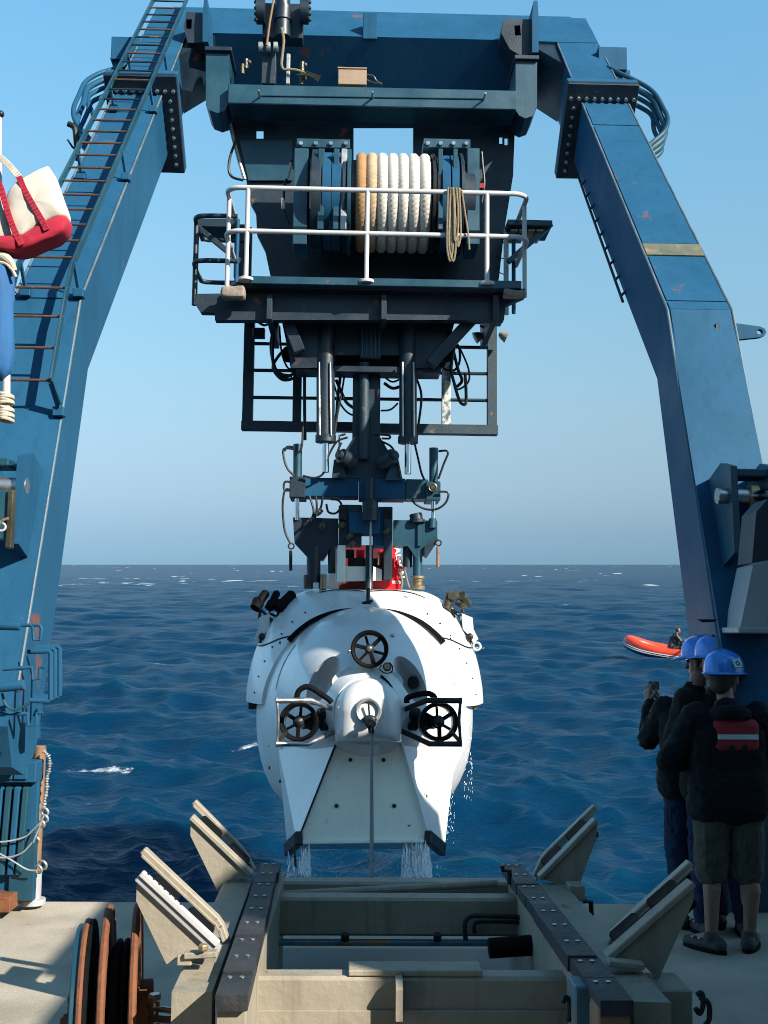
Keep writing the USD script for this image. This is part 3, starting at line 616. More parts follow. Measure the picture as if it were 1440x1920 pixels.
# hydraulic hoses in loops
HS = sub(sf, 'hose_bundle')
rng = random.Random(3)
for pix in ([(515, 600), (508, 650), (516, 690), (530, 708), (552, 700)], [(520, 602), (512, 640), (512, 680), (524, 700), (548, 705)], [(540, 650), (522, 668), (512, 690), (530, 712), (556, 708)], [(524, 612), (528, 660), (540, 690), (556, 690)],
            [(848, 640), (838, 672), (832, 690), (852, 694), (862, 676), (860, 650), (848, 640)], [(862, 652), (878, 690), (878, 716), (858, 730), (850, 712)], [(852, 650), (846, 690), (852, 720), (862, 752), (872, 758), (874, 742), (872, 700)], [(846, 640), (858, 690), (866, 714), (852, 728)],
            [(630, 712), (640, 735), (650, 755), (668, 768)], [(626, 720), (640, 760), (660, 778), (676, 772)], [(640, 690), (634, 740), (630, 790), (624, 828)], [(648, 690), (640, 740), (628, 800)],
            [(722, 708), (736, 716), (752, 710)], [(720, 718), (736, 728), (752, 724)], [(714, 770), (732, 768), (746, 756)], [(776, 700), (790, 740), (784, 800), (780, 830)], [(571, 700), (571, 760), (572, 825)],
            [(900, 610), (912, 616), (924, 610)], [(484, 604), (496, 610), (508, 604)]):
    m = MB(); m.tube(PL(pix, 12.25 + rng.uniform(-.1, .1)), rng.choice((.011, .014, .018)), 8, smooth=6); m.build('hose', 'hose', HS)
m = MB(); m.sphere(P(541, 664, y=12.2), .08, 2, (1, .6, 1.2)); m.build('hose_tie', 'rubber', HS); m = MB(); m.sphere(P(838, 660, y=12.2), .08, 2, (1, .6, 1.5)); m.build('hose_tie', 'rubber', HS)
# the telescopic mast and two lowering cylinders
ms = sub(sf, 'mast')
m = MB(); m.pbox(662, 690, 712, 826, 12.15, .3); m.build('column', 'dark_paint', ms, smooth=20)
a, b = P(683, 680, y=12.1), P(683, 862, y=12.1); m = MB(); m.cyl(a, b, .055, 16); m.build('guide_pipe', 'worn_dark', ms)
for x0, x1, y1, ye in ((593, 628, 828, 886), (748, 782, 830, 889)):
    a, b = P((x0 + x1) / 2, 600, y=12.0), P((x0 + x1) / 2, y1, y=12.0); m = MB(); m.cyl(b, a, (x1 - x0) / 2 * pxm(12.0), 20); c = sub(sf, 'lowering_cylinder'); m.build('barrel', 'dark_paint', c)
    m = MB(); q = P((x0 + x1) / 2, ye, y=12.0); m.cyl(q, b, 6.5 * pxm(12.0), 14); m.build('rod', 'chrome', c)
    m = MB(); m.cyl(b - (0, 0, .01), b + (0, 0, .07), (x1 - x0) / 2 * pxm(12.0) + .012, 20); m.build('gland', 'dark_paint', c)
    for k in (-.06, .06): m = MB(); m.tube([a + (k, -.105, -.5), b + (k, -.105, .05)], .012, 8); m.build('feed_pipe', 'steel', c)

# ---------------------------------------------------------------- winch on the platform
wc = P(735, 382, y=12.1); RD = 94 * pxm(12.1)
wn = thing('rope_winch', 'winch with thick white rope wound on its drum behind the white railing', 'winch', wc - (0, 0, .6))
def xs(px): return P(px, 382, y=12.1)[0]
m = MB(); m.cyl((xs(590), *wc[1:]), (xs(885), *wc[1:]), RD * .80, 40); m.build('drum', 'dark_paint', wn)
edges = [667, 686, 706, 725, 744, 763, 783, 804]
for k in range(7):
    xa, xb = xs(edges[k]), xs(edges[k + 1]); r = (xb - xa) / 2 * 1.02; R = RD - r
    n, kk = 320, 16; V = []
    for i in range(n):
        t = 2 * np.pi * i / n
        for j in range(kk):
            f = 2 * np.pi * j / kk
            br = 1 + .032 * math.sin(4 * f + 64 * t) + .032 * math.sin(4 * f - 64 * t)
            rr_ = r * br; V.append(((xa + xb) / 2 + rr_ * math.cos(f), wc[1] + (R + rr_ * math.sin(f)) * math.cos(t), wc[2] + (R + rr_ * math.sin(f)) * math.sin(t)))
    V = np.array(V).reshape(n, kk, 3); m = MB(); m.loft(list(V), cap=False, wrap=True)
    m.build('rope_wrap', ('rope_rust', 'rope_stained')[k] if k < 2 else 'rope_white', wn, label=('rope turn stained dark brown with rust' if k == 0 else 'rope turn half stained with rust') if k < 2 else None)
for x0, x1, r, mat in ((586, 604, 1.12, 'dark_paint'), (606, 622, 1.06, 'blue_paint'), (623, 640, 1.06, 'blue_paint'), (643, 650, 1.1, 'dark_paint'), (651, 658, 1.14, 'teal_paint'), (806, 812, 1.08, 'dark_metal'), (814, 822, 1.0, 'dark_metal'), (823, 838, 1.05, 'blue_paint'), (840, 855, 1.05, 'blue_paint'), (857, 863, 1.1, 'dark_paint')):
    m = MB(); m.cyl((xs(x0), *wc[1:]), (xs(x1), *wc[1:]), RD * r * .93, 40); m.build('flange_disc', mat, wn)
for x0, x1 in ((552, 575), (876, 899)):
    m = MB(); m.pbox(x0, 277, x1, 458, 11.72, .5); m.build('pillar', 'teal_paint', wn, smooth=20)
for x0, x1 in ((556, 656), (794, 882)):
    m = MB(); m.pbox(x0, 259, x1, 278, 11.95, .3); m.build('bearing_cap', 'teal_paint', wn, smooth=20)
    for k in range(4):
        a = P(x0 + 8 + (x1 - x0 - 16) * k / 3, 270, y=11.95); m = MB(); m.cyl(a, a - (0, .03, 0), .025, 8); m.build('bolt', 'steel', wn)
for x0, x1 in ((597, 606), (626, 634), (640, 649), (822, 830), (850, 858)):
    m = MB(); m.pbox(x0, 278, x1, 430, 11.62, .05); m.build('brake_band', 'teal_paint' if x0 != 640 else 'galvanised', wn, smooth=20)
m = MB(); m.tube(PL([(547, 300), (540, 330), (534, 345), (532, 370), (532, 395), (542, 420)], 11.9), .014, 8, smooth=4); m.tube(PL([(903, 285), (905, 310), (908, 345), (903, 380)], 11.9), .014, 8, smooth=4); m.build('hose', 'hose', wn)
m = MB(); m.tube(PL([(546, 305), (538, 335)], 11.86), .016, 8); m.build('hose_sleeve', 'lash', wn); m = MB(); m.tube(PL([(530, 372), (531, 392)], 11.86), .02, 8); m.build('hose_sleeve', 'lash', wn)
m = MB(); a = P(903, 350, y=11.85); m.box(a - .03, a + .03); m.build('valve', 'vest_red', wn)
m = MB(); m.pbox(616, 412, 626, 436, 11.7, .08); m.build('lever', 'dark_metal', wn)

# loose things on the platform
m = MB(); rng = random.Random(5)
for k in range(9):
    x0 = 840 + rng.uniform(0, 15); L = rng.uniform(45, 120)
    if k > 6: L = 138
    pix = [(x0, 352), (x0 + rng.uniform(-4, 4), 352 + L * .4), (x0 + rng.uniform(-4, 3), 352 + L * .8), (x0 + 4, 352 + L), (x0 + 9, 352 + L * .8), (x0 + 8 + rng.uniform(-3, 3), 352 + L * .4), (x0 + 6, 352)]
    m.tube(PL(pix, YF - .02 - rng.uniform(0, .04)), .011, 8, smooth=5)
for k in range(5):
    z = zt; x = R3(842 + 5 * k, 352)[0]; m.torus((x, YF + .03, z), (1, .25, rng.uniform(-.3, .3)), .036, .012, 18, 8)
m.tube(PL([(866, 358), (872, 400), (878, 440), (880, 468)], YF - .02), .010, 8, smooth=4)
m.build('rope_hank', 'rope_tan', label='hank of thin tan rope tied over the white railing', cat='rope')
t = thing('junction_box', 'rusty brown steel box standing on the swing beam under the crossbeam', 'box', P(660, 159, y=12.3))
m = MB(); m.pbox(634, 129, 687, 159, 12.18, .26); m.build('case', 'brown_box', t)
m = MB(); m.pbox(633, 125, 688, 129, 12.17, .28, .003); m.build('lid', 'brown_box', t)
m = MB(); m.tube(PL([(688, 140), (700, 143), (706, 152), (716, 158)], 12.25), .012, 8, smooth=4); m.tube(PL([(688, 150), (700, 155), (712, 157)], 12.25), .01, 8, smooth=4); m.build('cable', 'olive_metal', t)
for x0, y0, x1, y1, lab in ((415, 534, 458, 558, 'frayed wooden fender block at the left front corner of the work platform'), (946, 541, 986, 554, 'brown wooden fender block at the right front corner of the work platform')):
    m = MB(); m.pbox(x0, y0, x1, y1, YF - .02, .14, .02); v, f = m.arrays()
    s = trimesh.Trimesh(v, f).subdivide().subdivide(); d = meshkit.fbm(s.vertices * 14, 3) - .5
    mm = MB(); mm.add(s.vertices + s.vertex_normals * d[:, None] * .04, s.faces); mm.build('fender_block', 'grey_wood', label=lab, cat='fender block')
# hydraulic motor and fittings at the top left
hm = thing('hydraulic_motor', 'dark vertical hydraulic motor with flanged ends standing on the left of the crossbeam', 'motor', P(535, 95, y=12.3))
a, b = P(530, -40, y=12.3), P(530, 70, y=12.3); m = MB(); m.cyl(b, a, 15 * pxm(12.3), 24); m.build('barrel', 'dark_paint', hm)
m = MB(); m.cyl(P(530, 40, y=12.3), P(530, 14, y=12.3), 17.5 * pxm(12.3), 24); m.build('collar', 'dark_paint', hm)
for x0, x1 in ((483, 495), (565, 577)):
    a = P((x0 + x1) / 2, 22, y=12.3); m = MB(); m.cyl(a - (.05, 0, 0), a + (.05, 0, 0), .14, 20); m.build('end_flange', 'dark_paint', hm)
    for k in range(4): m = MB(); q = P((x0 + x1) / 2 + (-9 if x0 < 500 else 9), 4 + 11 * k, y=12.25); m.sphere(q, .025, 1); m.build('nut', 'dark_metal', hm)
m = MB(); m.pbox(493, 5, 567, 72, 12.4, .2); m.build('body', 'dark_paint', hm)
m = MB(); m.pbox(491, 98, 516, 157, 12.3, .15); m.build('pedestal', 'dark_paint', hm)
for x in (489, 503, 517): m = MB(); q = P(x, 88, y=12.22); m.cyl(q - (.025, 0, 0), q + (.025, 0, 0), .055, 14); m.build('roller', 'galvanised', hm)
m = MB(); m.tube(PL([(513, 0), (506, 40), (500, 85)], 12.15), .013, 8); m.build('stay_rod', 'rust_pipe', hm)
m = MB(); m.tube(PL([(528, 52), (532, 75), (530, 98), (528, 120), (532, 130), (545, 130), (562, 133), (576, 140)], 12.15), .016, 8, smooth=4); m.build('hose', 'rope_tan', hm)
m = MB(); m.pbox(537, 100, 543, 157, 12.2, .05); m.build('post', 'galvanised', hm)
for k in range(4): m = MB(); m.tube(PL([(556 + k * 6, 140 - 2 * k), (580 + k * 5, 142), (596 + 2 * k, 152 - 3 * k)], 12.12), .008, 6, smooth=3); m.build('pipe', 'olive_metal', hm)
for q in ((567, 125), (566, 150), (455, 130), (462, 120)): m = MB(); c = P(*q, y=12.2); m.cyl(c - (0, 0, .06), c + (0, 0, .06), .025, 10); m.sphere(c + (0.03, 0, .02), .03, 1); m.build('fitting', 'olive_metal', hm)

# ---------------------------------------------------------------- docking yoke under the mast
YY = 12.1
yk = thing('docking_yoke', 'dark teal docking yoke of cylinders and crossbeams gripping the white submersible', 'docking yoke', P(690, 1100, y=YY))
def pb(x0, y0, x1, y1, y, th, name, mat, par=yk, ch=.008): m = MB(); m.pbox(x0, y0, x1, y1, y, th, ch); return m.build(name, mat, par, smooth=20)
def vc(px, y0, y1, r, y, name, mat, par=yk, n=16): m = MB(); m.cyl(P(px, y1, y=y), P(px, y0, y=y), r * pxm(y), n); return m.build(name, mat, par)
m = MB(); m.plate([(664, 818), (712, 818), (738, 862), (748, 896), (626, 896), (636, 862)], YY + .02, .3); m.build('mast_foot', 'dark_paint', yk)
for s, px in ((-1, 660), (1, 716)):
    a = P(px, 868, y=YY - .05); m = MB(); m.cyl(a, a + (s * .12, -.12, .06), .085, 18); m.cyl(a + (s * .12, -.12, .06), a + (s * .15, -.15, .075), .05, 14); m.build('motor', 'dark_paint', yk)
m = MB(); m.plate([(738, 860), (748, 864), (755, 900), (722, 900)], YY - .08, .04); m.build('gusset', 'teal_paint', yk)
m = MB(); m.plate([(626, 862), (640, 860), (650, 896), (622, 896)], YY - .08, .04); m.build('gusset', 'dark_paint', yk)
pb(545, 895, 672, 932, YY, .3, 'upper_beam', 'blue_paint'); pb(673, 896, 760, 936, YY - .02, .34, 'upper_beam', 'blue_paint'); pb(761, 898, 802, 936, YY, .3, 'upper_beam', 'teal_paint')
pb(543, 893, 572, 933, YY - .06, .42, 'end_box', 'dark_paint'); pb(799, 902, 826, 938, YY - .06, .42, 'end_box', 'teal_paint')
vc(558, 833, 900, 8.5, YY, 'side_cylinder', 'teal_paint'); vc(813, 840, 908, 8.5, YY, 'side_cylinder', 'teal_paint')
vc(557, 930, 976, 4.5, YY, 'side_rod', 'chrome'); vc(812, 936, 984, 4.5, YY, 'side_rod', 'chrome')
vc(811, 972, 990, 7, YY - .02, 'rod_eye', 'teal_paint')
m = MB(); c = P(811, 914, y=YY - .1); m.torus(c, (0, 1, 0), .04, .014, 20, 8); m.cyl(c - (0, .02, 0), c + (0, .05, 0), .025, 12); m.build('hub_fitting', 'olive_metal', yk)
m = MB(); m.plate([(549, 970), (634, 972), (634, 1024), (618, 1030), (605, 1050), (580, 1048), (552, 1018)], YY, .25); m.build('lower_beam', 'dark_paint', yk, smooth=20)
m = MB(); m.plate([(738, 975), (820, 976), (820, 1010), (800, 1040), (780, 1046), (765, 1024), (738, 1024)], YY, .25); m.build('lower_beam', 'teal_paint', yk, smooth=20)
m = MB(); m.pbox(783, 978, 790, 1024, YY - .03, .03, .003); m.build('rib', 'teal_paint', yk)
m = MB(); m.plate([(796, 1024), (820, 1006), (821, 1014), (800, 1046), (796, 1046)], YY - .04, .03); m.build('lip_plate', 'dark_paint', yk)
pb(636, 946, 678, 1022, YY - .05, .35, 'centre_block', 'dark_paint'); pb(700, 950, 722, 1024, YY - .05, .35, 'centre_block', 'blue_paint'); pb(655, 960, 712, 1000, YY - .12, .4, 'centre_block', 'blue_paint')
vc(695, 936, 960, 10, YY - .14, 'guide_sleeve', 'dark_paint'); vc(694, 940, 976, 15, YY - .16, 'guide_sleeve', 'dark_paint')
vc(693, 896, 945, 8, YY - .12, 'guide_sleeve', 'dark_paint')
m = MB(); m.tube([P(695, 975, y=YY - .12), P(694, 1105, y=YY - .12)], .012, 8); m.build('guide_rod', 'galvanised', yk)
pb(686, 1022, 699, 1106, YY - .08, .12, 'centre_post', 'dark_paint')
vc(588, 1024, 1092, 13, YY + .05, 'leg', 'dark_paint'); vc(622, 1030, 1075, 7, YY + .05, 'leg', 'dark_paint'); vc(783, 1024, 1084, 9, YY + .05, 'leg', 'teal_paint'); vc(764, 1026, 1064, 9, YY + .1, 'leg', 'dark_paint')
m = MB()
for a_, b_, r in ((1080, 1085, 13), (1085, 1090, 10), (1090, 1098, 9), (1098, 1105, 14)): m.cyl(P(783, b_, y=YY + .05), P(783, a_, y=YY + .05), r * pxm(YY), 20)
m.build('foot', 'brass', yk)
m = MB()
for px, r in ((578, 9), (604, 7)):
    m.cyl(P(px, 1104, y=YY + .05), P(px, 1078, y=YY + .05), r * pxm(YY), 16)
m.build('foot', 'olive_metal', yk)
vc(606, 1077, 1105, 6, YY - .03, 'cartridge', 'brass')
pb(720, 950, 735, 1088, YY - .1, .05, 'guide_plate', 'dark_paint'); pb(633, 1022, 647, 1092, YY - .1, .05, 'guide_plate', 'cream_panel')
m = MB(); m.plate([(630, 1062), (640, 1058), (652, 1062), (700, 1062), (716, 1068), (716, 1088), (630, 1090)], YY - .02, .08); m.build('cradle_plate', 'cream_panel', yk)
m = MB(); m.cyl(P(782, 978, y=YY), P(779, 963, y=YY), .07, 16); m.cyl(P(782, 980, y=YY), P(782, 974, y=YY), .09, 16); m.build('cap', 'dark_paint', yk)
pb(635, 948, 650, 975, YY - .1, .1, 'bracket', 'dark_metal'); pb(720, 952, 736, 975, YY - .1, .1, 'bracket', 'dark_metal')
for k, (px, py) in enumerate(((640, 985), (655, 1005), (725, 995), (660, 1020), (605, 985), (598, 960))):
    m = MB(); c = P(px, py, y=YY - .12); m.cyl(c - (.03, 0, .03), c + (.03, 0, .03), .03, 10); m.sphere(c, .035, 1); m.build('fitting', 'olive_metal', yk)
for pix in ([(550, 842), (532, 842), (533, 862), (540, 880), (552, 892)], [(550, 838), (538, 838), (534, 846)], [(610, 870), (606, 888), (590, 896), (568, 892)], [(822, 846), (840, 847), (832, 870), (822, 898)], [(778, 834), (784, 860), (790, 886), (796, 900)], [(822, 922), (840, 924), (836, 942), (820, 954), (800, 955), (780, 946), (772, 936)],
            [(545, 918), (534, 920), (530, 950), (533, 990), (540, 1010), (546, 1020)], [(545, 904), (534, 904), (533, 918), (545, 920)], [(592, 930), (594, 950), (590, 975)], [(605, 930), (600, 955), (580, 975), (570, 985)], [(612, 945), (616, 960), (630, 962), (640, 948), (634, 938), (620, 936)], [(580, 930), (588, 958), (582, 978)],
            [(640, 830), (632, 850), (634, 862)], [(716, 828), (734, 838), (744, 860), (750, 896)], [(648, 814), (640, 816), (640, 818)], [(652, 820), (632, 828), (618, 850), (612, 866)], [(560, 850), (566, 836), (568, 800)], [(700, 815), (728, 816), (730, 822), (716, 822)]):
    m = MB(); m.tube(PL(pix, YY - .1), .012, 8, smooth=6); m.build('hose', 'hose', yk)
m = MB(); m.tube(PL([(644, 816), (636, 816), (636, 852), (646, 853)], YY - .05), .01, 6); m.build('hand_loop', 'dark_paint', yk)
for px, py, rod in ((546, 1024, 'dark_metal'), (822, 1018, 'rust_pipe')):
    m = MB(); c = P(px, py, y=YY - .05); m.torus(c, (0, 1, 0), .03, .008, 16, 6); m.build('shackle', 'dark_metal', yk)
    m = MB(); m.cyl(P(px - 1, py + 46, y=YY - .05), P(px - 1, py + 8, y=YY - .05), .018, 10); m.build('pendant', rod, yk)
# ---------------------------------------------------------------- the submersible, stern towards the ship
AX, AZ = .14, 1.22
sb = thing('submersible', 'white research submersible hanging over the water stern first, with three black thrusters', 'submersible', (AX, 12.2, -.5))
ANG = np.radians(np.arange(0, 181, 6.0))
def half(pix, y, a0=0, a1=180):
    """right-hand half outline measured in the photograph -> radius by angle from the top"""
    q = np.array([P(a, b, y=y) for a, b in pix]); dx, dz = q[:, 0] - AX, q[:, 2] - AZ
    ang = np.degrees(np.arctan2(dx, dz)); return ang, np.hypot(dx, dz)
def shell(stations, a0, a1, n=40, thick=.035, closed_front=True):
    """loft of half outlines mirrored left and right, open towards the keel or the back as an arch of the given angles"""
    aa = np.linspace(a0, a1, n); rings = []
    for y, (ang, r) in stations:
        o = np.argsort(ang); rad = np.interp(aa, np.asarray(ang)[o], np.asarray(r)[o]); rad = np.convolve(np.r_[rad[:1], rad[:1], rad, rad[-1:], rad[-1:]], np.ones(5) / 5, 'valid') * .6 + rad * .4
        right = np.stack([AX + rad * np.sin(np.radians(aa)), np.full(n, y), AZ + rad * np.cos(np.radians(aa))], 1)
        left = right.copy(); left[:, 0] = 2 * AX - left[:, 0]
        rings.append(np.vstack([right, left[::-1][0 if a1 < 180 else 1:][: None if a0 > 0 else -1]]) if a0 == 0 else np.vstack([right, left[::-1]]))
    return rings
full_up = half([(685, 1107), (740, 1107), (795, 1108), (826, 1122), (852, 1148), (885, 1208), (901, 1268), (906, 1316)], 12.2)
u0 = half([(687, 1145), (740, 1148), (790, 1168), (832, 1207), (860, 1252), (880, 1316)], 11.45)
u1 = half([(687, 1126), (760, 1130), (818, 1155), (856, 1202), (881, 1250), (896, 1316)], 11.7)
u2 = half([(687, 1111), (775, 1113), (838, 1146), (873, 1200), (894, 1260), (903, 1316)], 11.95)
sc = lambda s, k: (s[0], s[1] * k)
# upper fairing: an arch-shaped solid shell (outer skin, lips turned in)
def arch(stations, a0, a1, inset):
    rings = []
    for y, s in stations:
        rg = shell([(y, s)], a0, a1)[0]
        c = np.array([AX, y, AZ]); inner = c + (rg - c) * (1 - inset)
        half_n = len(rg) // 2
        rings.append((rg, inner))
    return rings
N_ = 36
def arch_ring(y, s, amax, t=.03):
    aa = np.linspace(-amax, amax, 2 * N_ + 1); ang, r = s; o = np.argsort(ang)
    rad = np.interp(np.abs(aa), np.asarray(ang)[o], np.asarray(r)[o]); k = np.exp(-np.linspace(-1.5, 1.5, 7) ** 2); k /= k.sum()
    rad = np.convolve(np.pad(rad, 3, mode='edge'), k, 'valid')
    f = lambda rr_: np.stack([AX + rr_ * np.sin(np.radians(aa)), np.full(len(aa), y), AZ + rr_ * np.cos(np.radians(aa))], 1)
    return np.vstack([f(rad), f(rad - t)[::-1]])
def interp_st(st, n):
    """more stations by smooth interpolation of radii"""
    from scipy.interpolate import PchipInterpolator
    ys = [a for a, _ in st]; aa = np.linspace(0, 180, 91)
    Rm_ = np.array([np.interp(aa, np.sort(s[0]), np.asarray(s[1])[np.argsort(s[0])]) for _, s in st])
    f = PchipInterpolator(ys, Rm_, axis=0); return [(y, (aa, f(y))) for y in np.linspace(ys[0], ys[-1], n)]
st = interp_st([(11.45, u0), (11.7, u1), (11.95, u2), (12.2, full_up), (13.2, full_up), (14.6, full_up), (15.6, sc(full_up, .8)), (16.3, sc(full_up, .4)), (16.5, sc(full_up, .12))], 40)
m = MB(); m.loft([arch_ring(y, s, 91.5) for y, s in st], cap=True); m.build('upper_fairing', 'white_hull', sb, smooth=30)
l0 = half([(687, 1150), (780, 1180), (845, 1250), (866, 1316), (866, 1400), (850, 1452), (818, 1500), (760, 1532), (687, 1540)], 11.3)
l1 = half([(685, 1130), (800, 1150), (860, 1230), (884, 1316), (883, 1360), (878, 1410), (866, 1450), (846, 1489), (805, 1522), (740, 1545), (685, 1550)], 12.2)
st = interp_st([(11.05, sc(l0, .86)), (11.3, l0), (12.2, l1), (14.6, l1), (15.6, sc(l1, .8)), (16.3, sc(l1, .4)), (16.45, sc(l1, .1))], 36)
def full_ring(y, s):
    aa = np.linspace(-180, 180, 72, endpoint=False); rad = np.interp(np.abs(aa), s[0], s[1]); k = np.exp(-np.linspace(-1.5, 1.5, 5) ** 2); k /= k.sum()
    rad = np.convolve(np.r_[rad[-2:], rad, rad[:2]], k, 'valid')
    return np.stack([AX + rad * np.sin(np.radians(aa)), np.full(len(aa), y), AZ + rad * np.cos(np.radians(aa))], 1)
m = MB(); m.loft([full_ring(y, s) for y, s in st]); m.build('lower_hull', 'white_hull', sb, smooth=30)
# tail cone with two scooped recesses
from scipy.interpolate import PchipInterpolator
rc = PchipInterpolator([9.98, 10.1, 10.3, 10.6, 10.9, 11.2, 11.45, 11.6], [.30, .37, .49, .665, .80, .895, .935, .94])
ys = np.linspace(9.98, 11.6, 44); m = MB(); th = np.linspace(0, 2 * np.pi, 96, endpoint=False)
m.loft([np.stack([AX + rc(y) * np.sin(th), np.full(96, y), AZ + .01 + rc(y) * np.cos(th) * (1 + .02 * np.cos(th))], 1) for y in ys])
v, f = m.arrays(); tm = trimesh.Trimesh(v, f, process=False); tm.fix_normals()
cone = manifold3d.Manifold(manifold3d.Mesh(vert_properties=np.asarray(tm.vertices, np.float32), tri_verts=np.asarray(tm.faces, np.uint32)))
for px, rot in ((606, 28), (770, -28)):
    c = P(px, 1275, y=10.33)
    cut = manifold3d.Manifold.sphere(1, 48).scale((.115, .36, .25)).rotate((-14, 0, 0)).rotate((0, rot, 0)).translate(tuple(map(float, c)))
    cone = cone - cut
m = MB(); m.mesh(cone); tc = m.build('tail_cone', 'white_hull', sb, smooth=28)
def on_cone(px, py, lift=.0):
    for y in np.linspace(9.6, 11.7, 420):
        q = P(px, py, y=y)
        if y >= 9.98 and math.hypot(q[0] - AX, q[2] - AZ) <= rc(y): return P(px, py, y=y - lift)
    return P(px, py, y=11.3)
c = P(776, 1280, y=10.62); m = MB(); m.cyl(c, c + (-.02, -.02, .0), .06, 20); m.build('sensor_port', 'dark_metal', sb)
# spine from the top thruster down to the tail dome
m = MB(); rings = []
for t in np.linspace(0, 1, 12):
    y = 10.75 - .62 * t; w = .10 + .22 * t ** 1.5; zt_ = AZ + rc(y) * .99 - .02 + .03 * t; zl_ = AZ + .12
    a = np.linspace(0, 2 * np.pi, 28, endpoint=False); ex = np.sign(np.cos(a)) * np.abs(np.cos(a)) ** .8
    rings.append(np.stack([AX + w * ex, np.full(28, y), (zt_ + zl_) / 2 + (zt_ - zl_) / 2 * np.sin(a)], 1))
m.loft(rings); m.build('spine', 'white_hull', sb, smooth=30)
# tail dome: rounded top, straight skirt
m = MB(); rings = []
for y, k in ((10.28, 1.02), (10.1, 1.0), (9.97, .985), (9.88, .95), (9.81, .86), (9.765, .70), (9.742, .5), (9.735, .28)):
    R0 = 63 * pxm(9.9); th = np.linspace(-np.pi / 2, np.pi / 2, 25)
    top = np.stack([R0 * k * np.sin(th), R0 * k * np.cos(th)], 1)
    low = np.array([(R0 * (k * .97 + .03 * k), -R0 * .5 * k), (R0 * k * 1.0, -R0 * .86 * min(1, k + .04)), (R0 * k * .6, -R0 * .88 * min(1, k + .05)), (0, -R0 * .86 * min(1, k + .05)), (-R0 * k * .6, -R0 * .88 * min(1, k + .05)), (-R0 * k, -R0 * .86 * min(1, k + .04)), (-R0 * k, -R0 * .5 * k)])
    q = np.vstack([top, low]); cc = P(691, 1335, y=9.9)
    rings.append(np.stack([cc[0] + q[:, 0], np.full(len(q), y), cc[2] + q[:, 1]], 1))
m.loft(rings); dm = m.build('tail_dome', 'white_hull', sb, smooth=40)
c = P(691, 1333, y=9.70); m = MB(); m.lathe(c + (0, .06, 0), (0, -1, 0), [(20 * pxm(9.7), 0), (25 * pxm(9.7), 0), (25 * pxm(9.7), .05), (22 * pxm(9.7), .062), (18 * pxm(9.7), .055), (17.5 * pxm(9.7), 0)], 40, cap=False, wrap=True); m.build('port_ring', 'galvanised', dm)
m = MB(); m.cyl(c + (0, .05, 0), c + (0, .03, 0), 18 * pxm(9.7), 32); m.build('port_plate', 'white_hull', dm)
m = MB(); q = P(693, 1349, y=9.68); m.sphere(q, .062, 2, (1, .5, .62)); m.cyl(q + (0, .03, 0), P(691, 1318, y=9.68), .008, 8); m.build('hook_boss', 'dark_metal', dm)
m = MB(); q = P(700, 1384, y=9.86); m.sphere(q, .07, 2, (1.3, .5, .28)); m.build('drain_slot', 'dark_metal', dm)
# seams, rubber strip along the hood
def on_hood(a, y, extra=.0, s=None):
    s = s or st_up(y); r = np.interp(abs(a), s[0], s[1]) + extra; return (AX + r * math.sin(math.radians(a)), y, AZ + r * math.cos(math.radians(a)))
_st = interp_st([(11.45, u0), (11.7, u1), (11.95, u2), (12.2, full_up), (14.6, full_up)], 64)
def st_up(y): return min(_st, key=lambda t: abs(t[0] - y))[1]
m = MB(); aa = np.linspace(-52, 52, 44)
for a, b in zip(aa[:-1], aa[1:]):
    w = .012 + .016 * (abs(a) / 52)
    pa, pb_ = np.array(on_hood(a, 11.43, .006)), np.array(on_hood(b, 11.43, .006))
    m.bar(pa, pb_, .03, w * 2, up=(AX - pa[0], 0, pa[2] - AZ), ch=.003, ext=.004)
m.build('rubber_strip', 'rubber', sb)
for s in (-1, 1):
    m = MB(); pts = [on_hood(s * a, y, .003) for a, y in ((50, 11.5), (54, 11.6), (58, 11.7), (62, 11.85), (64, 12.05), (64, 12.3))]
    m.tube(pts, .009, 6, smooth=4); m.build('seam', 'dark_metal', sb)
    m = MB(); pts = [(AX + s * rc(11.2) * math.sin(t) * 1.003, 11.2, AZ + .01 + rc(11.2) * math.cos(t) * 1.003 * (1 + .02 * math.cos(t))) for t in np.linspace(.9, 2.2, 24)]
    m.tube(pts, .006, 6); m.build('seam', 'galvanised', sb)
m = MB(); m.tube([on_hood(a, 11.95 + .0 * a, .004) for a in np.linspace(-24, 30, 20)], .006, 6); m.build('seam', 'dark_metal', sb)
for y_ in (12.9, 13.9):
    m = MB(); m.tube([on_hood(a, y_, .002) for a in np.linspace(-88, 88, 50)], .005, 6); m.build('seam', 'galvanised', sb)
for s in (-1, 1):
    for k in range(9):
        a = s * (18 + k * 8.5); m = MB(); q = np.array(on_hood(a, 11.62 + .004 * k, .001)); m.sphere(q, .010, 1); m.build('fastener', 'dark_metal', sb)
for px in (624, 757):
    m = MB(); q = P(px, 1121, y=11.83); m.sphere(q, .05, 2, (1.1, .5, .35)); m.build('lift_recess', 'rubber', sb)
# lifting shackle behind the yoke's centre post
m = MB(); q = P(690, 1128, y=11.6); m.tube([q + (0, 0, .14), q], .02, 8); m.bar(q + (-.06, 0, -.02), q + (.05, 0, .01), .03, .03); m.torus(q + (.005, 0, -.05), (.3, 1, 0), .03, .011, 16, 8); m.build('lifting_shackle', 'dark_metal', sb)
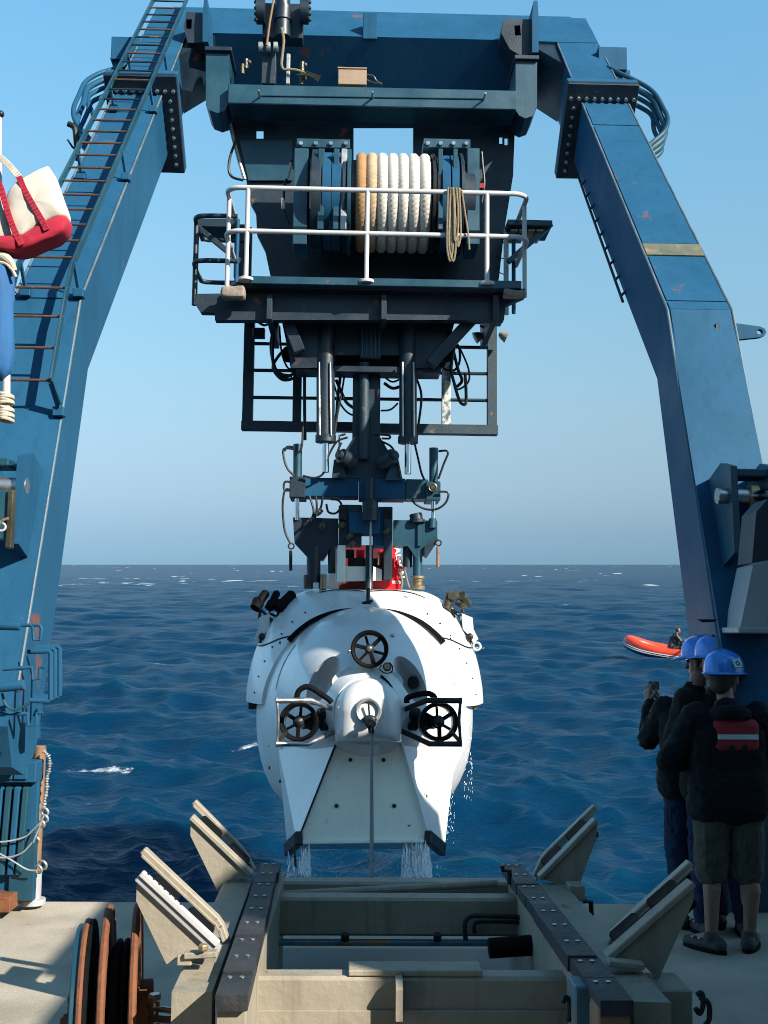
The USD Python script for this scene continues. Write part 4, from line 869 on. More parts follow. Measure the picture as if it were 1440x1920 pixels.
# thrusters
def thruster(px, py, r, y, spin, tilt, name, shroud='cream_panel'):
    c = P(px, py, y=y); R = r * pxm(y); t = sub(sb, name)
    ax = np.array([math.sin(tilt), -1, .12]); ax /= np.linalg.norm(ax)
    u = np.cross(ax, (0, 0, 1)); u /= np.linalg.norm(u); w = np.cross(u, ax)
    m = MB(); m.lathe(c, ax, [(R * .97, -.02), (R * .94, -.2), (R * .86, -.2), (R * .80, -.02)], 48, cap=False, wrap=True); m.build('shroud', shroud, t)
    m = MB(); m.lathe(c, ax, [(R * 1.0, -.03), (R * 1.01, .015), (R * .95, .035), (R * .82, .025), (R * .77, -.03)], 48, cap=False, wrap=True); m.build('front_ring', 'rubber', t)
    m = MB(); m.lathe(c, ax, [(R * .2, -.12), (R * .27, -.02), (R * .25, .02), (R * .14, .035), (R * .05, .04)], 24); m.build('hub', 'dark_metal', t)
    for k in range(3):
        a = spin + k * 2 * np.pi / 3; d = math.cos(a) * u + math.sin(a) * w
        m = MB(); m.bar(c + d * R * .18, c + d * R * .84, .035, .02, up=ax); m.build('strut', 'rubber', t)
        a += np.pi / 3; d = math.cos(a) * u + math.sin(a) * w
        m = MB(); m.bar(c + d * R * .2 - ax * .08, c + d * R * .78 - ax * .09, R * .16, .008, up=ax + .7 * np.cross(d, ax), ch=.002); m.build('blade', 'dark_metal', t)
    return c, ax, R, t
c, ax, R, t = thruster(693, 1217, 35, 10.02, .25, 0, 'top_thruster')
m = MB(); m.poly([(c[0] - .13, c[2] - .34), (c[0] + .16, c[2] - .34), (c[0] + .1, c[2] - .17), (c[0] - .08, c[2] - .17)], 'xz', 10.10, 10.7); m.build('mount', 'cream_panel', t)
m = MB(); m.cyl(c - ax * .03, c - ax * .04, R * .1, 8); m.sphere(c + ax * .05, .028, 2); m.build('nut', 'steel', t)
m = MB(); m.sphere(c + np.array([-.18, -.02, -.02]), .02, 1); m.sphere(c + np.array([.20, .0, .12]), .025, 1, (1, 1, .7)); m.build('anode', 'steel', t)
q = P(726, 1250, y=10.0); m = MB(); m.lathe(q, (0, -1, .2), [(.035, -.05), (.04, 0), (.034, .01)], 20); m.build('depth_gauge', 'dark_metal', sb); m = MB(); m.lathe(q, (0, -1, .2), [(.028, 0), (.028, .014)], 20); m.build('gauge_face', 'brown_box', sb)
m = MB(); m.tube(PL([(716, 1247), (712, 1254), (722, 1262), (734, 1260), (736, 1250), (730, 1242)], 9.99), .006, 6, smooth=4); m.build('gauge_cable', 'rubber', sb)
for px, py in ((649, 1222), (731, 1222), (652, 1262), (691, 1161), (692, 1176)): m = MB(); q = on_cone(px, py); m.sphere(q, .016, 1, (1.4, .6, .7)); m.build('fastener', 'dark_metal', sb)
m = MB(); m.tube([on_cone(692, 1163, .01), on_cone(692, 1185, .02)], .008, 6); m.build('lanyard', 'galvanised', sb)
m = MB(); m.tube(PL([(714, 1267), (726, 1278), (736, 1292), (742, 1304)], 9.99), .012, 8, smooth=3); m.build('cover_gap', 'rubber', sb)
for px, s, spin in ((560, -1, .55), (823, 1, .5)):
    c, ax, R, t = thruster(px, 1353, 36, 9.98, spin, .1 * s, 'side_thruster', 'galvanised')
    yb = 10.0
    X_ = lambda q: (q if s > 0 else 2 * 691.5 - q)
    m = MB(); m.cyl(c - ax * .2 + (0, 0, 0), P(X_(770), 1352, y=10.2), .06, 16); m.cyl(c - ax * .05, c - ax * .3, R * .35, 16, r2=R * .2); m.build('motor', 'dark_metal', t)
    m = MB(); m.cyl(P(X_(786), 1338, y=10.12), P(X_(766), 1338, y=10.16), .05, 14); m.cyl(P(X_(780), 1362, y=10.12), P(X_(768), 1362, y=10.16), .04, 14); m.build('junction', 'dark_metal', t)
    gm = 'steel' if s < 0 else 'dark_metal'
    m = MB(); m.tube(PL([(X_(866), 1314), (X_(801), 1313), (X_(757), 1331)], [9.72, 9.78, 10.08]), .024, 12)
    m.build('guard_bar', gm, t)
    m = MB(); m.tube(PL([(X_(866), 1395), (X_(806), 1395), (X_(754), 1371)], [9.72, 9.78, 10.08]), .024, 12); m.build('guard_bar', gm, t)
    m = MB(); m.tube(PL([(X_(864), 1308), (X_(861), 1350), (X_(864), 1396)], 9.72), .013, 8, smooth=3); m.build('guard_bar', gm, t)
    m = MB(); m.tube(PL([(X_(862), 1390), (X_(846), 1372)], [9.74, 9.95]), .018, 8); m.build('guard_brace', 'dark_metal', t)
    pix = [(556, 1310), (560, 1296), (572, 1288), (584, 1290), (600, 1300), (616, 1311), (622, 1318)] if s < 0 else [(763, 1318), (764, 1309), (780, 1303), (800, 1300), (812, 1304), (816, 1312)]
    m = MB(); m.tube(PL(pix, 9.95), .026, 10, smooth=5); m.build('cable_boot', 'rubber', t)
# keel skirt under the stern, with its raked transom panel
A, B, C_, D = P(631, 1392, y=10.22), P(752, 1392, y=10.22), P(806, 1577, y=10.0), P(557, 1580, y=10.0)
E_, F_, G_, H_ = P(520, 1392, y=11.2), P(856, 1392, y=11.2), P(833, 1592, y=10.5), P(539, 1592, y=10.5)
Bk = [np.array([E_[0], 12.9, E_[2] + .3]), np.array([F_[0], 12.9, F_[2] + .3]), np.array([G_[0] - .2, 12.9, G_[2] + .1]), np.array([H_[0] + .2, 12.9, H_[2] + .1])]
V = [A, B, C_, D, E_, F_, G_, H_] + Bk
quads = [(0, 1, 2, 3), (4, 0, 3, 7), (1, 5, 6, 2), (8, 4, 7, 11), (5, 9, 10, 6), (3, 2, 6, 7), (7, 6, 10, 11), (9, 8, 11, 10), (0, 4, 5, 1), (4, 8, 9, 5)]
m = MB(); m.add(V, quads); m.build('keel_skirt', 'white_hull', sb, smooth=20)
def inset(k, lift): 
    cc = (A + B + C_ + D) / 4; n = np.cross(B - A, D - A); n /= np.linalg.norm(n); n = n * np.sign(-n[1]); return [cc + (p - cc) * k + n * lift for p in (A, B, C_, D)], n
qq, nn = inset(.985, .004); m = MB(); lo = [p - nn * .012 for p in qq]; m.add(qq + lo, [(0, 1, 2, 3), (7, 6, 5, 4), (0, 4, 5, 1), (1, 5, 6, 2), (2, 6, 7, 3), (3, 7, 4, 0)]); tp = m.build('transom_panel', 'cream_panel', sb, smooth=20)
for px, py in ((657, 1425), (719, 1425), (631, 1511), (739, 1511), (767, 1548)):
    y = 10.22 - .22 * (py - 1392) / 186; q = P(px, py, y=y - .012); m = MB(); m.cyl(q, q + nn * .008, .018 if py < 1540 else .008, 14); m.build('bolt', 'dark_metal', tp)
for a, b in ((A, D), (B, C_)):
    m = MB(); m.bar(a + nn * .012, b + nn * .012, .016, .035, up=nn, ch=.004); m.build('panel_lip', 'dark_metal' if a is A else 'white_hull', sb)
m = MB(); m.bar(D + nn * .02, C_ + nn * .02, .03, .03, up=nn, ch=.004); m.build('bottom_lip', 'cream_panel', sb)
for q1, q2 in ((P(560, 1572, y=9.98), P(540, 1592, y=10.4)), (P(803, 1570, y=9.98), P(829, 1592, y=10.4))):
    m = MB(); m.bar(q1, q2, .07, .12, ext=.02, ch=.015); m.build('skid', 'dark_metal', sb)
m = MB(); q = P(551, 1585, y=9.97); m.bar(q, q + (.02, 0, -.18), .02, .02); m.build('drain_tube', 'olive_metal', sb)
for px, py, y in ((527, 1372, 11.2), (505, 1398, 11.3), (505, 1440, 11.25), (563, 1415, 10.75), (605, 1410, 10.5), (592, 1452, 10.45), (568, 1487, 10.5), (525, 1465, 11.0), (768, 1412, 10.5), (780, 1447, 10.45), (795, 1490, 10.4), (800, 1493, 10.42), (808, 1420, 10.75), (873, 1340, 11.5), (525, 1205, 11.3), (845, 1198, 11.45)):
    m = MB(); q = P(px, py, y=y); m.sphere(q, .014, 1, (.7, .6, 1.3)); m.build('vent_hole', 'dark_metal', sb)
# fins and lamp clusters on the shoulders
for s in (-1, 1):
    X_ = lambda q: q if s > 0 else 2 * 686 - q
    m = MB(); m.plate([(X_(866), 1150), (X_(886), 1158), (X_(888), 1180), (X_(897), 1198), (X_(888), 1206), (X_(880), 1192), (X_(868), 1180)], 12.0, .22); fn_ = m.build('fin', 'white_hull', sb, smooth=20)
    m = MB(); m.sphere(P(X_(881), 1194, y=11.98), .05, 2, (.7, .5, .8)); m.build('fin_hole', 'dark_metal', sb)
    lc = sub(sb, 'lamp_cluster')
    lamps = [(842, 1115, 838, 1140, .05), (862, 1113, 850, 1119, .055), (878, 1134, 866, 1118, .05), (856, 1132, 866, 1136, .03)] if s > 0 else [(498, 1112, 480, 1138, .06), (519, 1112, 506, 1138, .05), (548, 1114, 522, 1140, .07), (488, 1134, 482, 1128, .05)]
    for x0, y0, x1, y1, r in lamps:
        m = MB(); a, b = P(x0, y0, y=12.1), P(x1, y1, y=12.0); d = b - a; m.lathe(a, d, [(r * .5, -.02), (r * .8, 0), (r * .8, np.linalg.norm(d) * .6), (r, np.linalg.norm(d) * .7), (r, np.linalg.norm(d) + .02)], 16); m.build('lamp', 'rubber' if s < 0 else 'olive_metal', lc)
    for pix in (([(846, 1140), (858, 1152), (872, 1155)], [(866, 1138), (870, 1155)]) if s > 0 else ([(488, 1140), (486, 1160)], [(490, 1144), (512, 1165)], [(508, 1138), (505, 1150), (530, 1160)])):
        m = MB(); m.tube(PL(pix, 12.05), .016, 8); m.build('bracket', 'dark_metal', lc)
    m = MB(); m.pbox(X_(850) - 4, 1142, X_(850) + 4, 1160, 12.0, .06); m.build('foot', 'dark_metal', lc)
m = MB(); m.torus(P(894, 1212, y=12.05), (.3, 1, 0), .04, .012, 20, 8); m.build('grab_ring', 'white_hull', sb)
m = MB(); m.pbox(466, 1309, 480, 1330, 12.0, .1); m.build('side_latch', 'dark_metal', sb)
m = MB(); m.pbox(878, 1314, 893, 1331, 12.0, .1); m.build('side_latch', 'brass', sb)
# sail: open-backed red and white tower above the hood
sl = sub(sb, 'sail'); ysl = 12.75
m = MB(); m.plate([(630, 1020), (642, 1020), (634, 1108), (612, 1108)], ysl, .9); m.build('side_panel', 'white_hull', sl, smooth=20)
m = MB(); m.plate([(728, 1022), (744, 1022), (754, 1106), (731, 1106)], ysl, .9); rp = m.build('side_panel', 'red_gloss', sl, smooth=20, label='red right side panel with white lettering')
m = MB(); m.plate([(636, 1022), (742, 1022), (752, 1108), (616, 1108)], ysl + .75, .05); m.build('back_panel', 'dark_red', sl, smooth=20)
m = MB(); m.plate([(700, 1085), (732, 1090), (732, 1108), (690, 1108)], ysl - .05, .05); m.build('sill', 'red_gloss', sl, smooth=20)
m = MB(); m.pbox(668, 1031, 683, 1046, ysl + .3, .05); m.build('red_plate', 'red_gloss', sl)
m = MB(); m.pbox(712, 1031, 721, 1050, ysl + .3, .05); m.build('red_plate', 'red_gloss', sl)
m = MB(); m.pbox(708, 1035, 713, 1060, ysl + .1, .03); m.build('handle', 'brass', sl)
m = MB(); m.pbox(740, 1063, 760, 1067, ysl - .1, .1); m.build('side_step', 'red_gloss', sl)
m = MB(); m.tube(PL([(752, 1045), (760, 1075), (766, 1098), (772, 1106)], ysl - .05), .012, 8, smooth=4); m.tube(PL([(750, 1075), (754, 1090), (752, 1106)], ysl - .05), .012, 8, smooth=4); m.build('cable', 'rope_tan', sl)
m = MB(); m.pbox(652, 1046, 728, 1062, ysl + .2, .2); m.build('equipment_box', 'dark_metal', sl); m = MB(); m.pbox(640, 1030, 664, 1046, ysl + .3, .1); m.build('equipment_box', 'dark_metal', sl)
for txt, px, py, h, rot in (('ALVIN', 739.5, 1026, .058, -80), ('INSTITUTION', 735, 1094, .030, 0)):
    tmh = meshkit.text_mesh(txt, h, .004, bold=True); v = np.array(tmh.vertices); a = math.radians(rot)
    if rot == 0: v[:, 0] *= .105 / max(v[:, 0].max(), 1e-6)
    else: v[:, 0] *= .36 / v[:, 0].max()
    v2 = np.stack([v[:, 0] * math.cos(a) - v[:, 1] * math.sin(a), -v[:, 2], v[:, 0] * math.sin(a) + v[:, 1] * math.cos(a)], 1)
    m = MB(); m.add(v2 + P(px, py, y=ysl - .003), tmh.faces); m.build('lettering', 'letter_white', sl, smooth=False)
# ---------------------------------------------------------------- tow line and dripping water
tl = thing('tow_line', 'thin grey tow line running from the submersible tail down to the cradle', 'tow line', P(697, 1650, y=5.75))
a, b = P(693, 1352, y=9.66), P(697, 1648, y=5.75)
m = MB(); q = P(697, 1377, y=9.5); tt = np.linspace(0, 1, 14)[:, None]; pts = q + (b - q) * tt; pts[:, 2] -= .06 * np.sin(np.pi * tt[:, 0]); m.tube(pts, .012, 8); m.build('line', 'wire_rope', tl)
m = MB(); m.torus(P(696, 1367, y=9.55), (1, .3, 0), .045, .014, 20, 8); m.torus(P(695, 1356, y=9.62), (0, 1, .2), .035, .014, 20, 8); m.build('chain_link', 'dark_metal', tl)
M['water_drop'] = usdkit.material(stage, '/World/Looks/water_drop_look', {'p': ('principled_bsdf', {'base_color': (.9, .93, .96), 'roughness': .25, 'ior': 1.33})}, surface='p.BSDF')
rng = np.random.default_rng(9); m = MB(); oc = trimesh.creation.icosphere(0)
def drops(n, x0, x1, y0, y1, yd, bias=1.0, ln=(.02, .07), rad=.0045):
    for _ in range(n):
        u = rng.random() ** bias; px, py = rng.uniform(x0, x1), y0 + (y1 - y0) * u
        c = P(px + (px - (x0 + x1) / 2) * .25 * u, py, y=yd + rng.normal(0, .12)); r = rng.uniform(.0012, rad); l = rng.uniform(*ln)
        m.add(oc.vertices * (r, r, l / 2) + c, oc.faces)
drops(1300, 756, 805, 1582, 1654, 10.15); drops(200, 762, 800, 1582, 1625, 10.12, ln=(.08, .2)); drops(40, 562, 582, 1584, 1630, 10.12, ln=(.06, .16)); drops(220, 566, 582, 1586, 1650, 10.15); drops(60, 540, 556, 1600, 1650, 10.2); drops(150, 560, 810, 1590, 1650, 10.3, ln=(.012, .03)); drops(90, 872, 886, 1335, 1500, 11.6, ln=(.01, .035), rad=.0022); drops(60, 836, 852, 1480, 1580, 11.2, ln=(.01, .03), rad=.0022)
m.build('dripping_water', 'water_drop', label='water streaming and dripping off the bottom edge of the submersible', cat='water', kind='stuff', base=P(690, 1650, y=10.2))
# ---------------------------------------------------------------- cradle on deck
cr = thing('submersible_cradle', 'beige steel cradle with black topped rails and four sloping guide arms', 'cradle', (.2, 4.6, 0))
ZP, ZB = .80, .755
def flat(pix, z, th, name, mat, par=cr):
    """a slab whose top face was measured in the photograph at height z"""
    q = [P(a, b, z=z) for a, b in pix]; m = MB(); m.poly([(p[0], p[1]) for p in q], 'xy', z - th, z); return m.build(name, mat, par, smooth=20)
# rails: stringer under, black wearing blocks on top
for s, (n0, n1, f0, f1) in ((-1, ((402, 1864), (463, 1864), (489, 1616), (525, 1616))), (1, ((1124, 1874), (1186, 1874), (940, 1618), (977, 1618)))):
    a0, a1, b0, b1 = (P(*k, z=ZP) for k in (n0, n1, f0, f1)); nb = 9
    for k in range(nb):
        t0, t1 = k / nb, (k + .992) / nb; rng = random.Random(k * 7 + s)
        L = lambda t: a0 + (b0 - a0) * t
        Rr = lambda t: a1 + (b1 - a1) * t
        dz = rng.uniform(-.004, .004); jit = rng.uniform(-.004, .004)
        q = [L(t0), Rr(t0), Rr(t1), L(t1)]
        V = [p + (jit, 0, dz) for p in q] + [p + (jit, 0, -.05) for p in q]
        m = MB(); m.add(V, [(0, 1, 2, 3), (7, 6, 5, 4), (0, 4, 5, 1), (1, 5, 6, 2), (2, 6, 7, 3), (3, 7, 4, 0)]); pd = m.build('wearing_block', 'black_pad', cr, smooth=False)
        for tt in (.3, .7):
            c = L(t0 + (t1 - t0) * .8) * (1 - tt) + Rr(t0 + (t1 - t0) * .8) * tt + (0, 0, dz); m = MB(); m.cyl(c, c + (0, 0, .004), .009, 8, ch=.001); m.build('screw', 'steel', pd)
    xs_ = sorted([a0[0], a1[0]]); xm = (xs_[0] + xs_[1]) / 2
    m = MB(); m.box((xs_[0] + .004, a0[1] + .01, .745), (xs_[1] - .004, b0[1], .748)); m.box((xm - .045, a0[1] + .05, .30), (xm + .045, b0[1], .744)); m.build('rail', 'beige_paint', cr, smooth=20)
# outer beams
flat([(322, 1860), (398, 1860), (474, 1647), (423, 1647)], ZB, .34, 'outer_beam', 'beige_paint')
flat([(1189, 1878), (1258, 1880), (1056, 1655), (1008, 1655)], ZB, .34, 'outer_beam', 'beige_paint')
# cross beams
yn = P(690, 1832, z=.70)[1]; xL, xR = P(463, 1840, y=yn)[0], P(1088, 1840, y=yn)[0]
m = MB(); m.box((xL, yn, .30), (xR, yn + .10, .70), .012); cb = m.build('cross_beam', 'beige_paint', cr, smooth=20)
a, b = P(653, 1832, y=yn)[0], P(905, 1832, y=yn)[0]; m = MB(); m.box((a, yn + .002, .701), (b, yn + .12, .722), .006); m.build('doubler_plate', 'beige_paint', cb, smooth=20)
m = MB(); m.box((xL, yn - .012, .30), (xR, yn - .001, P(690, 1893, y=yn)[2]), .003); m.build('lower_flange', 'beige_paint', cb, smooth=20)
p = P(747, 1866, y=yn); m = MB(); m.poly([(yn - .09, p[2] - .06), (yn - .09, p[2] + .045), (yn - .06, p[2] + .07), (yn - .002, p[2] + .07), (yn - .002, p[2] - .06)], 'yz', p[0] - .012, p[0] + .012); m.build('towing_lug', 'beige_paint', cb, smooth=20)
yf = P(690, 1684, z=.70)[1]; xL2, xR2 = P(500, 1684, y=yf)[0], P(985, 1684, y=yf)[0]
m = MB(); m.box((xL2, yf, .53), (xR2, yf + .12, .70), .012); m.build('cross_beam', 'beige_paint', cr, smooth=20)
m = MB(); m.box((xL2, yf - .03, .495), (xR2, yf + .02, .515), .004); m.build('lower_flange', 'rusty_paint', cr, smooth=20)
yg = P(690, 1654, z=.70)[1]
m = MB(); m.box((xL2, yg, .52), (xR2, yg + .12, .70), .012); m.build('cross_beam', 'beige_paint', cr, smooth=20)
a, b = P(520, 1680, y=yg - .1), P(935, 1662, y=yg - .1); m = MB(); m.cyl((a[0], yg - .1, .66), (b[0], yg - .06, .71), .018, 10); m.build('cross_pipe', 'beige_paint', cr)
m = MB(); m.box((xL - .0, yn + .11, .26), (xR, 6.0, .29)); m.build('pan_floor', 'pan_floor', cr, smooth=20)
a = P(1015, 1775, y=5.0); m = MB(); m.cyl(P(916, 1778, y=4.9), P(1000, 1772, y=4.9), .042, 18); m.build('pump', 'rubber', cr)
m = MB(); m.tube(PL([(873, 1762), (872, 1730), (884, 1718), (905, 1717), (960, 1719), (990, 1722)], yf - .06), .011, 8, smooth=4); m.tube(PL([(890, 1750), (890, 1734), (905, 1728), (985, 1730)], yf - .05), .009, 8, smooth=4); m.build('hydraulic_pipe', 'dark_metal', cr)
for px in (647, 820): m = MB(); p = P(px, 1757, y=yf - .05); m.box(p - .018, p + .018); m.build('clip', 'dark_metal', cr)
# rusty posts under the near ends
m = MB(); m.pbox(1078, 1850, 1116, 1925, 3.72, .12); m.build('leg', 'rusty_paint', cr, smooth=20)
m = MB(); m.pbox(1122, 1892, 1184, 1990, 3.55, .12); m.build('leg', 'rust_pipe', cr, smooth=20)
m = MB(); m.pbox(404, 1873, 460, 1990, 3.62, .12); m.build('leg', 'beige_paint', cr, smooth=20)
m = MB(); m.pbox(1212, 1856, 1300, 1930, 3.9, .2); m.build('side_box', 'beige_paint', cr, smooth=20)
for pix in ([(1306, 1866), (1316, 1862), (1318, 1885), (1312, 1900), (1304, 1890)], [(1312, 1870), (1328, 1880), (1330, 1910), (1320, 1925)], [(1055, 1880), (1060, 1870), (1068, 1880), (1066, 1915)]):
    m = MB(); m.tube(PL(pix, 3.8), .009, 8, smooth=5); m.build('lashing_ring', 'dark_metal', cr)
for q in ((1095, 1690), (942, 1632)):
    m = MB(); m.tube(PL([(q[0], q[1] - 10), (q[0] + 1, q[1]), (q[0] + 13, q[1]), (q[0] + 14, q[1] + 26)], 5.3), .012, 8); m.build('pipe_loop', 'dark_metal', cr)
m = MB(); m.pbox(1068, 1660, 1098, 1690, 5.2, .1); m.build('stop_block', 'beige_paint', cr, smooth=20)
# four guide arms
def arm(front, yfr, fl_front, rear, yr, pads, s, white):
    g = sub(cr, 'guide_arm')
    m = MB(); m.plate(front, yfr, .02); m.build('front_plate', 'beige_paint', g, smooth=20)
    (x0, y0), (x1, y1) = fl_front
    a, b = P(x0, y0, y=yfr), P(x1, y1, y=yfr); m = MB(); m.bar(a + (0, .018, 0), b + (0, .018, 0), .07, .022, up=(0, 0, 1), ch=.006); m.build('flange', 'beige_paint' if not white else 'grey_white', g, smooth=20)
    if white:
        d = (b - a); a2, b2 = a + d * .0, a + d * .95
        nrm = np.cross(d / np.linalg.norm(d), (0, 1, 0)); nrm *= np.sign(nrm[2]); m = MB(); m.bar(a2 + nrm * .024 + (0, -.012, 0), b2 + nrm * .024 + (0, -.012, 0), .03, .022, ch=.008); m.build('wear_strip', 'white_rail', g, smooth=20)
        for k in range(7): c = a2 + (b2 - a2) * (.06 + .07 * k) + nrm * .036 + (0, -.012, 0); m = MB(); m.cyl(c, c + nrm * .003, .005, 6, ch=.001); m.build('screw', 'dark_metal', g)
    q = [P(*p, y=yr) for p in rear]; m = MB()
    for a, b in zip(q[:-1], q[1:]): m.bar(a, b, .05, .026, ch=.008, ext=.008)
    m.build('rear_arm', 'beige_paint', g, smooth=30)
    m = MB()
    for a, b in zip(q[:-1], q[1:]): m.bar(a + (0, -.02, -.016), b + (0, -.02, -.016), .02, .010, ch=.004, ext=.008)
    m.build('arm_edge', 'beige_paint', g, smooth=30)
    for t0, t1 in pads:
        A_, B_ = P(*fl_front[0], y=yfr + .16), P(*fl_front[1], y=yfr + .16); d = B_ - A_; up = np.cross(d / np.linalg.norm(d), (0, 1, 0)); up *= np.sign(up[2])
        m = MB(); m.bar(A_ + d * t0 + up * .0, A_ + d * t1 + up * .0, .20, .07, ch=.01)
        for t in np.linspace(t0, t1, 6):
            c = A_ + d * t + up * .034; m.sphere(c + (0, -.09, 0), .016, 1)
        m.build('rubber_pad', 'rubber', g, smooth=20)
    m = MB(); c = P((front[-1][0] + front[-2][0]) / 2, front[-1][1], y=yfr - .03); 
    return g
g = arm([(257, 1648), (255, 1689), (312, 1808), (348, 1791), (408, 1788)], 4.02, ((257, 1645), (409, 1786)), [(271, 1596), (405, 1722), (414, 1735), (425, 1766)], 4.35, ((.12, .42), (.55, .86)), -1, True)
m = MB(); q0, q1 = P(346, 1790, y=3.96), P(408, 1787, y=3.96); m.bar(q0, q1, .05, .02); m.bar(q0 + (0, 0, 0), q0 - (0, 0, .035), .05, .02, up=(0, 1, 0)); m.build('foot_clip', 'beige_paint', g, smooth=20)
c = P(381, 1782, y=3.93); m = MB(); m.cyl(c, c + (0, 0, .02), .018, 6); m.build('bolt', 'brass', g)
arm([(358, 1534), (357, 1567), (410, 1675), (428, 1650), (473, 1643)], 5.35, ((358, 1532), (472, 1641)), [(366, 1505), (452, 1592), (461, 1605), (474, 1630)], 5.7, ((.1, .42), (.58, .88)), -1, False)
arm([(1302, 1658), (1300, 1690), (1234, 1838), (1209, 1812), (1139, 1800)], 4.02, ((1300, 1656), (1138, 1798)), [(1292, 1620), (1166, 1736), (1150, 1752), (1134, 1790)], 4.35, ((.1, .42), (.55, .86)), 1, False)
arm([(1120, 1541), (1118, 1572), (1082, 1672), (1054, 1657), (1012, 1648)], 5.35, ((1118, 1538), (1012, 1647)), [(1114, 1514), (1028, 1598), (1018, 1610), (1004, 1640)], 5.7, ((.1, .42), (.55, .86)), 1, False)
m = MB(); q0, q1 = P(1139, 1803, y=3.96), P(1206, 1810, y=3.96); m.bar(q0, q1, .05, .02); m.build('foot_clip', 'beige_paint', cr, smooth=20)

# ---------------------------------------------------------------- hose reel, bottom left
rc0 = P(228, 1905, y=4.25); ax = np.array([1, .15, 0.02]); ax /= np.linalg.norm(ax)
rl = thing('hose_reel', 'rusty steel hose reel with dark hose wound between its flanges, standing left of the cradle', 'hose reel', (rc0[0], rc0[1], 0))
RR = .375
def dsc(off, r, th, name, mat, hole=0.0):
    m = MB(); c = rc0 + ax * off
    m.lathe(c, ax, [(r - .006, -th / 2), (r, -th / 2 + .004), (r, th / 2 - .004), (r - .006, th / 2)], 64); return m.build(name, mat, rl, smooth=30)
o = lambda px: (px - 228) * pxm(4.25)
dsc(o(202), RR, .016, 'flange', 'rust'); dsc(o(253), RR, .014, 'flange', 'rust')
for off in (o(202), o(253)):
    m = MB(); m.torus(rc0 + ax * off, ax, RR, .014, 64, 8); m.build('rim', 'rust', rl)
m = MB(); 
for k in range(6): m.torus(rc0 + ax * (o(209) + .013 + .0138 * k), ax, .235 + .018 * (k % 2) + .012 * (k > 3), .012, 48, 8)
m.cyl(rc0 + ax * o(205), rc0 + ax * o(250), .228, 40); m.build('hose', 'rubber', rl)
dsc(o(156), RR * .86, .03, 'gear_disc', 'teal_paint'); dsc(o(174), RR * .90, .02, 'rubber_disc', 'rubber')
m = MB(); m.torus(rc0 + ax * o(166), ax, RR * .88, .012, 64, 8); m.build('rim', 'rust', rl)
m = MB(); m.cyl(rc0 + ax * o(140), rc0 + ax * o(285), .05, 20); m.build('axle', 'rust', rl)
m = MB(); c = rc0 + ax * o(268); m.cyl(c - ax * .03, c + ax * .03, .12, 24); m.build('bearing', 'rust', rl)
for s in (-1, 1):
    base = rc0 + ax * (o(136) if s < 0 else o(276)); 
    for k in (-1, 1): m = MB(); m.bar((base[0], base[1] + .0, rc0[2]), (base[0], base[1] + k * .3, .03), .05, .05); m.build('leg', 'rust', rl)
m = MB(); m.pbox(126, 1868, 146, 1886, 4.25, .06); m.build('handle', 'dark_metal', rl)
m = MB(); m.cyl(P(138, 1960, y=4.25), P(136, 1884, y=4.25), .02, 10); m.build('handle_stem', 'dark_metal', rl)
for a_, b_, r in ((1863, 1876, 12), (1876, 1890, 9), (1890, 1908, 7), (1908, 1950, 9)):
    m = MB(); m.cyl(P(290, b_, y=4.15), P(290, a_, y=4.15), r * pxm(4.15), 6 if r == 12 else 16); m.build('coupling', 'steel', rl)
m = MB(); m.tube([P(270, 1888, y=4.18), P(340, 1897, y=4.05), P(408, 1907, y=3.9)], .010, 10); m.tube([P(268, 1908, y=4.18), P(340, 1913, y=4.05), P(406, 1913, y=3.9)], .014, 10); m.sphere(P(402, 1908, y=3.9), .018, 2, (1.8, 1, 1)); m.build('pipe', 'steel', rl)
for q in ((258, 1836), (250, 1814), (255, 1850)): m = MB(); c = P(*q, y=4.2); m.cyl(c - ax * .012, c + ax * .012, .022, 8); m.build('bolt', 'brass', rl)

# ---------------------------------------------------------------- left side: bulwark, stanchion, rail brackets
bw = thing('bulwark', 'blue steel bulwark capped with light wooden boards on the left of the stern', 'bulwark', (-2.6, 7.9, 0))
m = MB(); m.pbox(-60, 1452, 62, 1690, 7.9, .06); m.build('wall', 'blue_paint', bw, smooth=20)
m = MB(); m.pbox(-60, 1428, 66, 1468, 7.82, .2); m.build('top_rail', 'blue_paint', bw, smooth=20)
for k in range(3): m = MB(); m.pbox(-30 + 28 * k, 1440, -6 + 28 * k, 1462, 7.8, .03); m.build('rail_plate', 'blue_paint', bw, smooth=20)
m = MB(); m.pbox(20, 1560, 62, 1690, 7.86, .03); m.build('plate', 'teal_paint', bw, smooth=20)
for k in range(4):
    a, b = P(2 + 16 * k, 1475, y=7.85), P(-12 + 16 * k, 1640, y=7.85); m = MB(); m.bar(a, b, .04, .06, up=(0, 1, 0)); m.build('stiffener', 'teal_paint' if k % 2 else 'blue_paint', bw, smooth=20)
q = [P(-40, 1418, y=7.5), P(70, 1399, y=8.2)]
m = MB(); m.box((q[0][0], 7.45, .90 + .12), (P(62, 1400, y=8.0)[0], 8.15, 1.06)); m.build('cap_shelf', 'blue_paint', bw, smooth=20)
for k in range(7):
    x = -2.98 + k * .105; m = MB(); m.box((x, 7.47 + .03 * (k % 2), 1.062), (x + .096, 8.12 + .05 * k / 7, 1.09 + .006 * (k % 3)), .006); m.build('board', 'wood', bw, smooth=20)
a, b = P(62, 1690, y=8.05), P(75, 1398, y=8.05)
sn = thing('stanchion', 'rusty brown stanchion pipe with a shackled wire at the left stern corner', 'stanchion', a)
m = MB(); m.cyl(a - (0, 0, .02), a + (b - a) * .18, .052, 18); m.build('socket', 'grey_white', sn); m = MB(); m.cyl(a + (b - a) * .17, b, .043, 18); m.build('pipe', 'rust_pipe', sn)
